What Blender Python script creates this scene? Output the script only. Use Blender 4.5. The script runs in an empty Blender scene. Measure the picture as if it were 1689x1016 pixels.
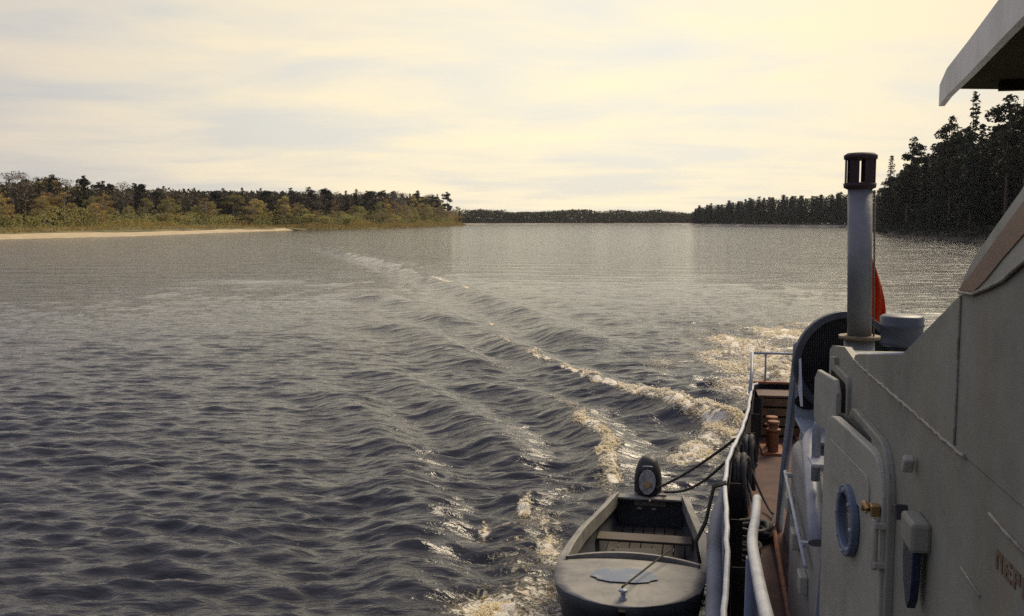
import bpy, bmesh, math, random
import numpy as np
from mathutils import Vector, Matrix

rad = math.radians
scene = bpy.context.scene
COL = scene.collection

# ------------------------------------------------------------------ camera
F_PX, CAM_Z = 1600.0, 3.9
PITCH = math.atan(146 / F_PX)
cam_d = bpy.data.cameras.new("camera")
cam_d.sensor_width = 36.0
cam_d.lens = 36.0 * F_PX / 1689.0
cam_d.clip_start = 0.05
cam_d.clip_end = 6000
cam = bpy.data.objects.new("camera", cam_d)
cam.location = (0, 0, CAM_Z)
cam.rotation_euler = (math.pi / 2 - PITCH, 0, 0)
COL.objects.link(cam)
scene.camera = cam

# ------------------------------------------------------------------ world and sun
SUN_EL, SUN_AZ = rad(44), rad(39)          # azimuth measured from +Y towards +X
sdir = Vector((math.sin(SUN_AZ) * math.cos(SUN_EL), math.cos(SUN_AZ) * math.cos(SUN_EL), math.sin(SUN_EL)))
world = bpy.data.worlds.new("World")
scene.world = world
world.use_nodes = True
wt = world.node_tree
wt.nodes.clear()


def N(t, typ, **kw):
    n = t.nodes.new(typ)
    for k, v in kw.items():
        if k.startswith("i_"):
            n.inputs[k[2:].replace("_", " ")].default_value = v
        elif k.startswith("n_"):
            n.inputs[int(k[2:])].default_value = v
        else:
            setattr(n, k, v)
    return n


def ramp(t, stops):
    n = t.nodes.new("ShaderNodeValToRGB")
    e = n.color_ramp.elements
    while len(e) > 1:
        e.remove(e[-1])
    e[0].position, e[0].color = stops[0][0], (*stops[0][1], 1)
    for p, c in stops[1:]:
        x = e.new(p)
        x.color = (*c, 1)
    return n


def math_n(t, op, a=None, b=None, clamp=False):
    n = t.nodes.new("ShaderNodeMath")
    n.operation = op
    n.use_clamp = clamp
    for i, v in enumerate((a, b)):
        if v is None:
            continue
        if isinstance(v, (int, float)):
            n.inputs[i].default_value = v
        else:
            t.links.new(v, n.inputs[i])
    return n.outputs[0]


def mixc(t, fac, a, b, mode="MIX"):
    n = t.nodes.new("ShaderNodeMix")
    n.data_type = "RGBA"
    n.blend_type = mode
    for i, v in ((0, fac), (6, a), (7, b)):
        if isinstance(v, (int, float)):
            n.inputs[i].default_value = v
        elif isinstance(v, tuple):
            n.inputs[i].default_value = (*v, 1)
        else:
            t.links.new(v, n.inputs[i])
    return n.outputs[2]


L = wt.links.new
sky = N(wt, "ShaderNodeTexSky", sky_type="NISHITA", sun_disc=False, sun_elevation=SUN_EL, sun_rotation=SUN_AZ,
        air_density=1.2, dust_density=2.5, ozone_density=1.0)
tc = N(wt, "ShaderNodeTexCoord")
sep = N(wt, "ShaderNodeSeparateXYZ")
L(tc.outputs["Generated"], sep.inputs[0])
zz = math_n(wt, "ADD", math_n(wt, "MAXIMUM", sep.outputs[2], 0.0), 0.10)
cx = math_n(wt, "DIVIDE", sep.outputs[0], zz)
cy = math_n(wt, "DIVIDE", sep.outputs[1], zz)
comb = N(wt, "ShaderNodeCombineXYZ")
L(cx, comb.inputs[0]); L(cy, comb.inputs[1])
mp = N(wt, "ShaderNodeMapping")
mp.inputs["Scale"].default_value = (0.75, 1.05, 1)
mp.inputs["Rotation"].default_value = (0, 0, rad(-8))
L(comb.outputs[0], mp.inputs[0])
nz = N(wt, "ShaderNodeTexNoise", i_Scale=1.0, i_Detail=7.0, i_Roughness=0.55, i_Distortion=0.35)
L(mp.outputs[0], nz.inputs["Vector"])
cl = ramp(wt, [(0.36, (0, 0, 0)), (0.62, (1, 1, 1))])
L(nz.outputs["Fac"], cl.inputs[0])
# thin cloud scatters the low sun forward: brightest towards the sun
dt = N(wt, "ShaderNodeVectorMath", operation="DOT_PRODUCT")
L(tc.outputs["Generated"], dt.inputs[0])
dt.inputs[1].default_value = Vector((math.sin(rad(6)) * math.cos(rad(10)), math.cos(rad(6)) * math.cos(rad(10)), math.sin(rad(10))))
d0 = math_n(wt, "MAXIMUM", dt.outputs["Value"], 0.0)
g1 = math_n(wt, "POWER", d0, 3.6)
cloud_far = (3.3, 3.15, 4.0)
cloud_near = (10.3, 8.9, 6.05)
ccol = mixc(wt, g1, cloud_far, cloud_near)
gap = mixc(wt, g1, (2.4, 2.45, 3.3), (8.3, 7.9, 6.8))
gap2 = mixc(wt, 0.12, gap, sky.outputs[0])
veil = mixc(wt, cl.outputs[0], gap2, ccol)
bg = N(wt, "ShaderNodeBackground")
bg.inputs["Strength"].default_value = 0.1
mr = N(wt, "ShaderNodeMapRange", interpolation_type="SMOOTHSTEP")
for i_, v_ in ((1, 0.26), (2, 0.85), (3, 0.0), (4, 0.8)):
    mr.inputs[i_].default_value = v_
L(sep.outputs[2], mr.inputs[0])
dt2 = N(wt, "ShaderNodeVectorMath", operation="DOT_PRODUCT")      # bright aureole of the veiled sun
L(tc.outputs["Generated"], dt2.inputs[0])
dt2.inputs[1].default_value = sdir
g2 = math_n(wt, "POWER", math_n(wt, "MAXIMUM", dt2.outputs["Value"], 0.0), 22.0)
veil = mixc(wt, mr.outputs[0], veil, (3.8, 3.9, 5.7))     # thinner, bluer veil overhead
aur = N(wt, "ShaderNodeVectorMath", operation="SCALE")
aur.inputs[0].default_value = (7.0, 5.4, 3.2)
L(g2, aur.inputs["Scale"])
veil = mixc(wt, 1.0, veil, aur.outputs[0], "ADD")
L(veil, bg.inputs[0])
wo = N(wt, "ShaderNodeOutputWorld")
L(bg.outputs[0], wo.inputs[0])

sl = bpy.data.lights.new("sun", "SUN")
sl.energy = 3.3
sl.angle = rad(28.0)
sl.color = (1.0, 0.84, 0.60)
so = bpy.data.objects.new("sun", sl)
so.rotation_euler = sdir.to_track_quat("Z", "Y").to_euler()
so.location = (40, 150, 80)
COL.objects.link(so)

scene.view_settings.view_transform = "Standard"
scene.view_settings.look = "None"
scene.view_settings.exposure = 0.15
scene.view_settings.gamma = 1.0
scene.render.engine = "CYCLES"
scene.cycles.max_bounces = 6
scene.cycles.use_denoising = False      # the slight render noise stands for the grain of the old slide
scene.cycles.sample_clamp_indirect = 1.5

# ------------------------------------------------------------------ coordinate helpers
ANG = math.atan(298.5 / F_PX)              # heading of the vessel's stern, from +Y towards +X
SA, CA = math.sin(ANG), math.cos(ANG)


def river(px, py, z=0.0):
    """World point on the level z seen at a given spot of the survey photograph (used to lay out banks and wakes)."""
    x, y = (px - 844.5) / F_PX, -(py - 508) / F_PX
    r = (x, math.cos(PITCH) + y * math.sin(PITCH), -math.sin(PITCH) + y * math.cos(PITCH))
    t = (z - CAM_Z) / r[2]
    return (r[0] * t, r[1] * t)


def deck_world(u, v):
    return (u * SA + v * CA, u * CA - v * SA)


# ------------------------------------------------------------------ materials
MATS = {}


def mat(name, c1, c2=None, rough=0.6, scale=2.0, bump=0.0, bscale=None, metal=0.0, stretch=(1, 1, 1), lo=0.4, hi=0.65,
        detail=6, spec=0.5, coords="Object", rand=0.0, stain=None, stain_amt=0.5, chips=None):
    if name in MATS:
        return MATS[name]
    m = bpy.data.materials.new(name)
    m.use_nodes = True
    t = m.node_tree
    b = t.nodes["Principled BSDF"]
    b.inputs["Roughness"].default_value = rough
    b.inputs["Metallic"].default_value = metal
    b.inputs["Specular IOR Level"].default_value = spec
    tcn = N(t, "ShaderNodeTexCoord")
    mpn = N(t, "ShaderNodeMapping")
    mpn.inputs["Scale"].default_value = stretch
    t.links.new(tcn.outputs[coords], mpn.inputs[0])
    nn = N(t, "ShaderNodeTexNoise", i_Scale=scale, i_Detail=detail, i_Roughness=0.6)
    t.links.new(mpn.outputs[0], nn.inputs["Vector"])
    r = ramp(t, [(lo, c1), (hi, c2 or c1)])
    t.links.new(nn.outputs["Fac"], r.inputs[0])
    out = r.outputs[0]
    if stain:
        mp2 = N(t, "ShaderNodeMapping")
        mp2.inputs["Scale"].default_value = (6, 6, 0.8)
        t.links.new(tcn.outputs[coords], mp2.inputs[0])
        n2 = N(t, "ShaderNodeTexNoise", i_Scale=1.0, i_Detail=4.0)
        t.links.new(mp2.outputs[0], n2.inputs["Vector"])
        r2 = ramp(t, [(0.54, (0, 0, 0)), (0.80, (1, 1, 1))])
        t.links.new(n2.outputs["Fac"], r2.inputs[0])
        out = mixc(t, math_n(t, "MULTIPLY", r2.outputs[0], stain_amt), out, stain)
    if chips:
        n5 = N(t, "ShaderNodeTexNoise", i_Scale=9.0, i_Detail=8.0, i_Roughness=0.7)
        t.links.new(tcn.outputs[coords], n5.inputs["Vector"])
        r5 = ramp(t, [(0.655, (0, 0, 0)), (0.68, (1, 1, 1))])
        t.links.new(n5.outputs["Fac"], r5.inputs[0])
        out = mixc(t, r5.outputs[0], out, chips)
    if rand:
        oi = N(t, "ShaderNodeObjectInfo")
        hs = N(t, "ShaderNodeHueSaturation")
        t.links.new(math_n(t, "ADD", math_n(t, "MULTIPLY", oi.outputs["Random"], 0.05), 0.475), hs.inputs["Hue"])
        fr = math_n(t, "FRACT", math_n(t, "MULTIPLY", oi.outputs["Random"], 7.31))
        t.links.new(math_n(t, "ADD", math_n(t, "MULTIPLY", fr, rand), 1 - rand / 2), hs.inputs["Value"])
        t.links.new(out, hs.inputs["Color"])
        out = hs.outputs[0]
    t.links.new(out, b.inputs["Base Color"])
    if bump:
        n3 = N(t, "ShaderNodeTexNoise", i_Scale=bscale or scale * 3, i_Detail=5.0)
        t.links.new(mpn.outputs[0], n3.inputs["Vector"])
        bn = N(t, "ShaderNodeBump", i_Strength=1.0, i_Distance=bump)
        t.links.new(n3.outputs["Fac"], bn.inputs["Height"])
        t.links.new(bn.outputs[0], b.inputs["Normal"])
    MATS[name] = m
    return m


def leaf_mat(name, c1, c2, rand=0.5, transl=0.25):
    m = mat(name, c1, c2, rough=0.7, scale=0.9, lo=0.35, hi=0.65, detail=4, spec=0.2, rand=rand)
    t = m.node_tree
    b = t.nodes["Principled BSDF"]
    b.inputs["Roughness"].default_value = 0.75
    src = b.inputs["Base Color"].links[0].from_socket
    tr = N(t, "ShaderNodeBsdfTranslucent")
    t.links.new(src, tr.inputs[0])
    mx = N(t, "ShaderNodeMixShader")
    mx.inputs[0].default_value = transl
    out = t.nodes["Material Output"]
    t.links.new(b.outputs[0], mx.inputs[1]); t.links.new(tr.outputs[0], mx.inputs[2])
    t.links.new(mx.outputs[0], out.inputs[0])
    return m


# ------------------------------------------------------------------ object helpers
def link(o, parent=None):
    COL.objects.link(o)
    if parent is not None:
        o.parent = parent
    return o


def tag(o, label=None, cat=None, group=None, kind=None):
    if label: o["label"] = label
    if cat: o["category"] = cat
    if group: o["group"] = group
    if kind: o["kind"] = kind
    return o


def empty(name, loc=(0, 0, 0), rz=0.0, label=None, cat=None, group=None):
    o = bpy.data.objects.new(name, None)
    o.empty_display_size = 0.3
    o.location = loc
    o.rotation_euler = (0, 0, rz)
    link(o)
    return tag(o, label, cat, group)


class MB:
    """Collects shapes; build() links them as one mesh object."""

    def __init__(self):
        self.bm = bmesh.new()

    def box(self, c, s, rot=None):
        r = bmesh.ops.create_cube(self.bm, size=1.0)
        M = Matrix.Translation(c) @ (rot.to_4x4() if rot else Matrix.Identity(4)) @ Matrix.Diagonal((*s, 1))
        bmesh.ops.transform(self.bm, matrix=M, verts=r["verts"])
        return self

    def tube(self, pts, r, n=10, caps=True, r_list=None, smooth=True):
        pts = [Vector(p) for p in pts]
        rings = []
        up = Vector((0.13, 0.21, 1)).normalized()
        prev = None
        for i, p in enumerate(pts):
            d = (pts[min(i + 1, len(pts) - 1)] - pts[max(i - 1, 0)]).normalized()
            if prev is None:
                a = d.cross(up)
                if a.length < 0.1:
                    a = d.cross(Vector((1, 0.1, 0)))
            else:
                a = prev - d * prev.dot(d)
            a.normalize()
            prev = a
            b = d.cross(a)
            rr = r_list[i] if r_list else r
            rings.append([self.bm.verts.new(p + (a * math.cos(2 * math.pi * k / n) + b * math.sin(2 * math.pi * k / n)) * rr) for k in range(n)])
        for i in range(len(rings) - 1):
            for k in range(n):
                f = self.bm.faces.new((rings[i][k], rings[i][(k + 1) % n], rings[i + 1][(k + 1) % n], rings[i + 1][k]))
                f.smooth = smooth
        if caps:
            for ring, pt in ((rings[0], pts[0]), (rings[-1], pts[-1])):
                self.bm.faces.new(ring)
        return self

    def lathe(self, prof, c=(0, 0, 0), n=28, axis="z"):
        """prof: list of (r, z)."""
        rings = []
        for r, z in prof:
            ring = []
            for k in range(n):
                a = 2 * math.pi * k / n
                p = Vector((r * math.cos(a), r * math.sin(a), z))
                if axis == "y":
                    p = Vector((p.x, p.z, p.y))
                elif axis == "x":
                    p = Vector((p.z, p.x, p.y))
                ring.append(self.bm.verts.new(p + Vector(c)))
            rings.append(ring)
        for i in range(len(rings) - 1):
            for k in range(n):
                f = self.bm.faces.new((rings[i][k], rings[i][(k + 1) % n], rings[i + 1][(k + 1) % n], rings[i + 1][k]))
                f.smooth = True
        for ring in (rings[0], rings[-1]):
            self.bm.faces.new(ring)
        return self

    def plate(self, outline, t, holes=(), M=None):
        """Flat plate: 2D outline (and holes) filled in the local XY plane, thickness t along +Z, placed by matrix M."""
        tmp = bmesh.new()
        edges = []
        for loop in (outline, *holes):
            vs = [tmp.verts.new((x, y, 0)) for x, y in loop]
            for i in range(len(vs)):
                edges.append(tmp.edges.new((vs[i], vs[(i + 1) % len(vs)])))
        bmesh.ops.triangle_fill(tmp, use_beauty=True, use_dissolve=False, edges=edges)
        r = bmesh.ops.extrude_face_region(tmp, geom=tmp.faces[:])
        for v in [g for g in r["geom"] if isinstance(g, bmesh.types.BMVert)]:
            v.co.z += t
        bmesh.ops.recalc_face_normals(tmp, faces=tmp.faces[:])
        if M is not None:
            bmesh.ops.transform(tmp, matrix=M, verts=tmp.verts[:])
        me = bpy.data.meshes.new("t")
        tmp.to_mesh(me)
        tmp.free()
        self.bm.from_mesh(me)
        bpy.data.meshes.remove(me)
        return self

    def quad(self, *p):
        self.bm.faces.new([self.bm.verts.new(q) for q in p])
        return self

    def grid(self, rows, smooth=True, closed=False):
        V = [[self.bm.verts.new(p) for p in r] for r in rows]
        for i in range(len(V) - 1):
            m = len(V[i])
            for k in range(m if closed else m - 1):
                f = self.bm.faces.new((V[i][k], V[i][(k + 1) % m], V[i + 1][(k + 1) % m], V[i + 1][k]))
                f.smooth = smooth
        return self

    def build(self, name, m, parent=None, bevel=0.0, recalc=True, off=None, solid=0.0):
        if recalc:
            bmesh.ops.recalc_face_normals(self.bm, faces=self.bm.faces[:])
        if off is not None:
            bmesh.ops.translate(self.bm, vec=Vector(off) * -1, verts=self.bm.verts[:])
        me = bpy.data.meshes.new(name)
        self.bm.to_mesh(me)
        self.bm.free()
        me.materials.append(m)
        o = link(bpy.data.objects.new(name, me), parent)
        if solid:
            s = o.modifiers.new("solid", "SOLIDIFY")
            s.thickness = solid
            s.offset = 0
        if bevel:
            b = o.modifiers.new("bevel", "BEVEL")
            b.width = bevel
            b.segments = 2
            b.limit_method = "ANGLE"
            b.angle_limit = rad(40)
            b.harden_normals = False
        return o


def np_mesh(name, verts, faces, m, parent=None, smooth=False, link_it=True):
    """verts (n,3), faces (k,3 or 4) as numpy arrays -> object."""
    me = bpy.data.meshes.new(name)
    k = faces.shape[1]
    me.vertices.add(len(verts))
    me.vertices.foreach_set("co", verts.astype(np.float32).ravel())
    me.loops.add(faces.size)
    me.loops.foreach_set("vertex_index", faces.astype(np.int32).ravel())
    me.polygons.add(len(faces))
    me.polygons.foreach_set("loop_start", np.arange(0, faces.size, k, dtype=np.int32))
    if smooth:
        me.polygons.foreach_set("use_smooth", np.ones(len(faces), dtype=bool))
    me.update(calc_edges=True)
    me.materials.append(m)
    o = bpy.data.objects.new(name, me)
    if link_it:
        link(o, parent)
    return o


def rrect(x0, x1, y0, y1, r, n=6):
    pts = []
    for cx_, cy_, a0 in ((x1 - r, y1 - r, 0), (x0 + r, y1 - r, 90), (x0 + r, y0 + r, 180), (x1 - r, y0 + r, 270)):
        for i in range(n + 1):
            a = rad(a0 + 90 * i / n)
            pts.append((cx_ + r * math.cos(a), cy_ + r * math.sin(a)))
    return pts


def circ(cx_, cy_, r, n=32, ry=None):
    return [(cx_ + r * math.cos(2 * math.pi * k / n), cy_ + (ry or r) * math.sin(2 * math.pi * k / n)) for k in range(n)]


def smooth_path(pts, n=8):
    """Catmull-Rom through pts."""
    P = [Vector(p) for p in pts]
    out = []
    for i in range(len(P) - 1):
        p0, p1, p2, p3 = P[max(i - 1, 0)], P[i], P[i + 1], P[min(i + 2, len(P) - 1)]
        for k in range(n):
            t = k / n
            out.append(0.5 * ((2 * p1) + (p2 - p0) * t + (2 * p0 - 5 * p1 + 4 * p2 - p3) * t * t + (3 * p1 - p0 - 3 * p2 + p3) * t ** 3))
    out.append(P[-1])
    return out


# ================================================================== WATER
def water_material():
    m = bpy.data.materials.new("river_water")
    m.use_nodes = True
    t = m.node_tree
    b = t.nodes["Principled BSDF"]
    b.inputs["IOR"].default_value = 1.33
    tcn = N(t, "ShaderNodeTexCoord")
    far = N(t, "ShaderNodeAttribute", attribute_name="far")
    foam = N(t, "ShaderNodeAttribute", attribute_name="foam")
    # small ripples everywhere
    mp1 = N(t, "ShaderNodeMapping")
    mp1.inputs["Scale"].default_value = (0.8, 1.9, 1)
    mp1.inputs["Rotation"].default_value = (0, 0, rad(6))
    t.links.new(tcn.outputs["Object"], mp1.inputs[0])
    n1 = N(t, "ShaderNodeTexNoise", i_Scale=2.6, i_Detail=5.0, i_Roughness=0.55, i_Distortion=0.4)
    t.links.new(mp1.outputs[0], n1.inputs["Vector"])
    mp2 = N(t, "ShaderNodeMapping")
    mp2.inputs["Scale"].default_value = (0.38, 1.1, 1)
    mp2.inputs["Rotation"].default_value = (0, 0, rad(-7))
    t.links.new(tcn.outputs["Object"], mp2.inputs[0])
    n2 = N(t, "ShaderNodeTexNoise", i_Scale=1.0, i_Detail=3.0, i_Roughness=0.5, i_Distortion=0.3)
    t.links.new(mp2.outputs[0], n2.inputs["Vector"])
    # open water: facet slopes of wind ripples, gathered into patches
    mp3 = N(t, "ShaderNodeMapping")
    mp3.inputs["Scale"].default_value = (0.55, 1.6, 1)
    t.links.new(tcn.outputs["Object"], mp3.inputs[0])
    n3 = N(t, "ShaderNodeTexNoise", i_Scale=1.0, i_Detail=6.0, i_Roughness=0.68, i_Distortion=0.3)
    t.links.new(mp3.outputs[0], n3.inputs["Vector"])
    mp4 = N(t, "ShaderNodeMapping")
    mp4.inputs["Scale"].default_value = (0.035, 0.11, 1)
    mp4.inputs["Rotation"].default_value = (0, 0, rad(5))
    t.links.new(tcn.outputs["Object"], mp4.inputs[0])
    n4 = N(t, "ShaderNodeTexNoise", i_Scale=1.0, i_Detail=3.0, i_Roughness=0.55)
    t.links.new(mp4.outputs[0], n4.inputs["Vector"])
    patch = math_n(t, "ADD", math_n(t, "MULTIPLY", math_n(t, "SUBTRACT", n4.outputs["Fac"], 0.40), 3.2, clamp=True), 0.12)
    vs = N(t, "ShaderNodeVectorMath", operation="SUBTRACT")
    t.links.new(n3.outputs["Color"], vs.inputs[0]); vs.inputs[1].default_value = (0.5, 0.5, 0.5)
    vm = N(t, "ShaderNodeVectorMath", operation="MULTIPLY")
    t.links.new(vs.outputs[0], vm.inputs[0]); vm.inputs[1].default_value = (0.80, 0.15, 0.0)
    mp5 = N(t, "ShaderNodeMapping")
    mp5.inputs["Scale"].default_value = (0.14, 0.36, 1)
    t.links.new(tcn.outputs["Object"], mp5.inputs[0])
    n5 = N(t, "ShaderNodeTexNoise", i_Scale=1.0, i_Detail=5.0, i_Roughness=0.65, i_Distortion=0.2)
    t.links.new(mp5.outputs[0], n5.inputs["Vector"])
    vs5 = N(t, "ShaderNodeVectorMath", operation="SUBTRACT")
    t.links.new(n5.outputs["Color"], vs5.inputs[0]); vs5.inputs[1].default_value = (0.5, 0.5, 0.5)
    vm5 = N(t, "ShaderNodeVectorMath", operation="MULTIPLY_ADD")
    t.links.new(vs5.outputs[0], vm5.inputs[0]); vm5.inputs[1].default_value = (1.2, 0.42, 0.0)
    t.links.new(vm.outputs[0], vm5.inputs[2])
    vk = N(t, "ShaderNodeVectorMath", operation="SCALE")
    t.links.new(vm5.outputs[0], vk.inputs[0])
    t.links.new(math_n(t, "MULTIPLY", patch, far.outputs["Fac"]), vk.inputs["Scale"])
    geo = N(t, "ShaderNodeNewGeometry")
    va = N(t, "ShaderNodeVectorMath", operation="ADD")
    t.links.new(geo.outputs["Normal"], va.inputs[0]); t.links.new(vk.outputs[0], va.inputs[1])
    vn = N(t, "ShaderNodeVectorMath", operation="NORMALIZE")
    t.links.new(va.outputs[0], vn.inputs[0])
    b1 = N(t, "ShaderNodeBump", i_Strength=1.0, i_Distance=0.06)
    t.links.new(vn.outputs[0], b1.inputs["Normal"])
    t.links.new(n1.outputs["Fac"], b1.inputs["Height"])
    b2 = N(t, "ShaderNodeBump", i_Distance=0.25)
    t.links.new(far.outputs["Fac"], b2.inputs["Strength"])
    t.links.new(n2.outputs["Fac"], b2.inputs["Height"])
    t.links.new(b1.outputs[0], b2.inputs["Normal"])
    # foam mask
    nf = N(t, "ShaderNodeTexNoise", i_Scale=9.0, i_Detail=8.0, i_Roughness=0.75, i_Distortion=1.0)
    t.links.new(tcn.outputs["Object"], nf.inputs["Vector"])
    k = math_n(t, "ADD", math_n(t, "MULTIPLY", nf.outputs["Fac"], 1.9), math_n(t, "SUBTRACT", math_n(t, "MULTIPLY", math_n(t, "MINIMUM", foam.outputs["Fac"], 0.78), 0.98), 1.36))
    mask = math_n(t, "MULTIPLY", k, 4.5, clamp=True)
    nc = N(t, "ShaderNodeTexNoise", i_Scale=5.5, i_Detail=5.0)
    t.links.new(tcn.outputs["Object"], nc.inputs["Vector"])
    fc = ramp(t, [(0.33, (0.82, 0.62, 0.32)), (0.46, (0.98, 0.92, 0.74))])
    t.links.new(nc.outputs["Fac"], fc.inputs[0])
    air = math_n(t, "MULTIPLY", math_n(t, "SUBTRACT", foam.outputs["Fac"], 0.45), 1.3, clamp=True)
    body = mixc(t, air, (0.028, 0.029, 0.032), (0.26, 0.17, 0.055))
    col = mixc(t, mask, body, fc.outputs[0])
    t.links.new(col, b.inputs["Base Color"])
    t.links.new(math_n(t, "ADD", math_n(t, "MULTIPLY", mask, 0.6), 0.08), b.inputs["Roughness"])
    bf = N(t, "ShaderNodeBump", i_Strength=1.0, i_Distance=0.09)
    t.links.new(math_n(t, "MULTIPLY", mask, nf.outputs["Fac"]), bf.inputs["Height"])
    t.links.new(b2.outputs[0], bf.inputs["Normal"])
    t.links.new(bf.outputs[0], b.inputs["Normal"])
    return m


def seg_dist(X, Y, pts):
    """distance to polyline, signed side, and parameter along (0..1)."""
    best = np.full(X.shape, 1e9)
    par = np.zeros(X.shape)
    sgn = np.zeros(X.shape)
    n = len(pts) - 1
    for i in range(n):
        (x0, y0), (x1, y1) = pts[i], pts[i + 1]
        dx, dy = x1 - x0, y1 - y0
        l2 = dx * dx + dy * dy
        t = np.clip(((X - x0) * dx + (Y - y0) * dy) / l2, 0, 1)
        ex, ey = X - (x0 + t * dx), Y - (y0 + t * dy)
        d = np.sqrt(ex * ex + ey * ey)
        c = d < best
        best = np.where(c, d, best)
        par = np.where(c, (i + t) / n, par)
        sgn = np.where(c, np.sign(dx * ey - dy * ex), sgn)
    return best, sgn, par


def vnoise(X, Y, s, seed):
    """smooth value noise in numpy"""
    rs = np.random.RandomState(seed)
    tab = rs.rand(256, 256)
    x, y = X / s + 1000.3, Y / s + 1000.7
    xi, yi = np.floor(x).astype(int), np.floor(y).astype(int)
    fx, fy = x - xi, y - yi
    fx, fy = fx * fx * (3 - 2 * fx), fy * fy * (3 - 2 * fy)
    a, b_ = tab[xi % 256, yi % 256], tab[(xi + 1) % 256, yi % 256]
    c, d = tab[xi % 256, (yi + 1) % 256], tab[(xi + 1) % 256, (yi + 1) % 256]
    return (a * (1 - fx) + b_ * fx) * (1 - fy) + (c * (1 - fx) + d * fx) * fy


_TAB = np.random.RandomState(99).rand(4096).tolist()


def snoise(x, s, seed=0):
    """cheap smooth noise along one coordinate"""
    x = x / s + 500.0 + seed * 37
    i = int(x)
    f = x - i
    f = f * f * (3 - 2 * f)
    return _TAB[i % 4096] * (1 - f) + _TAB[(i + 1) % 4096] * f


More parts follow.
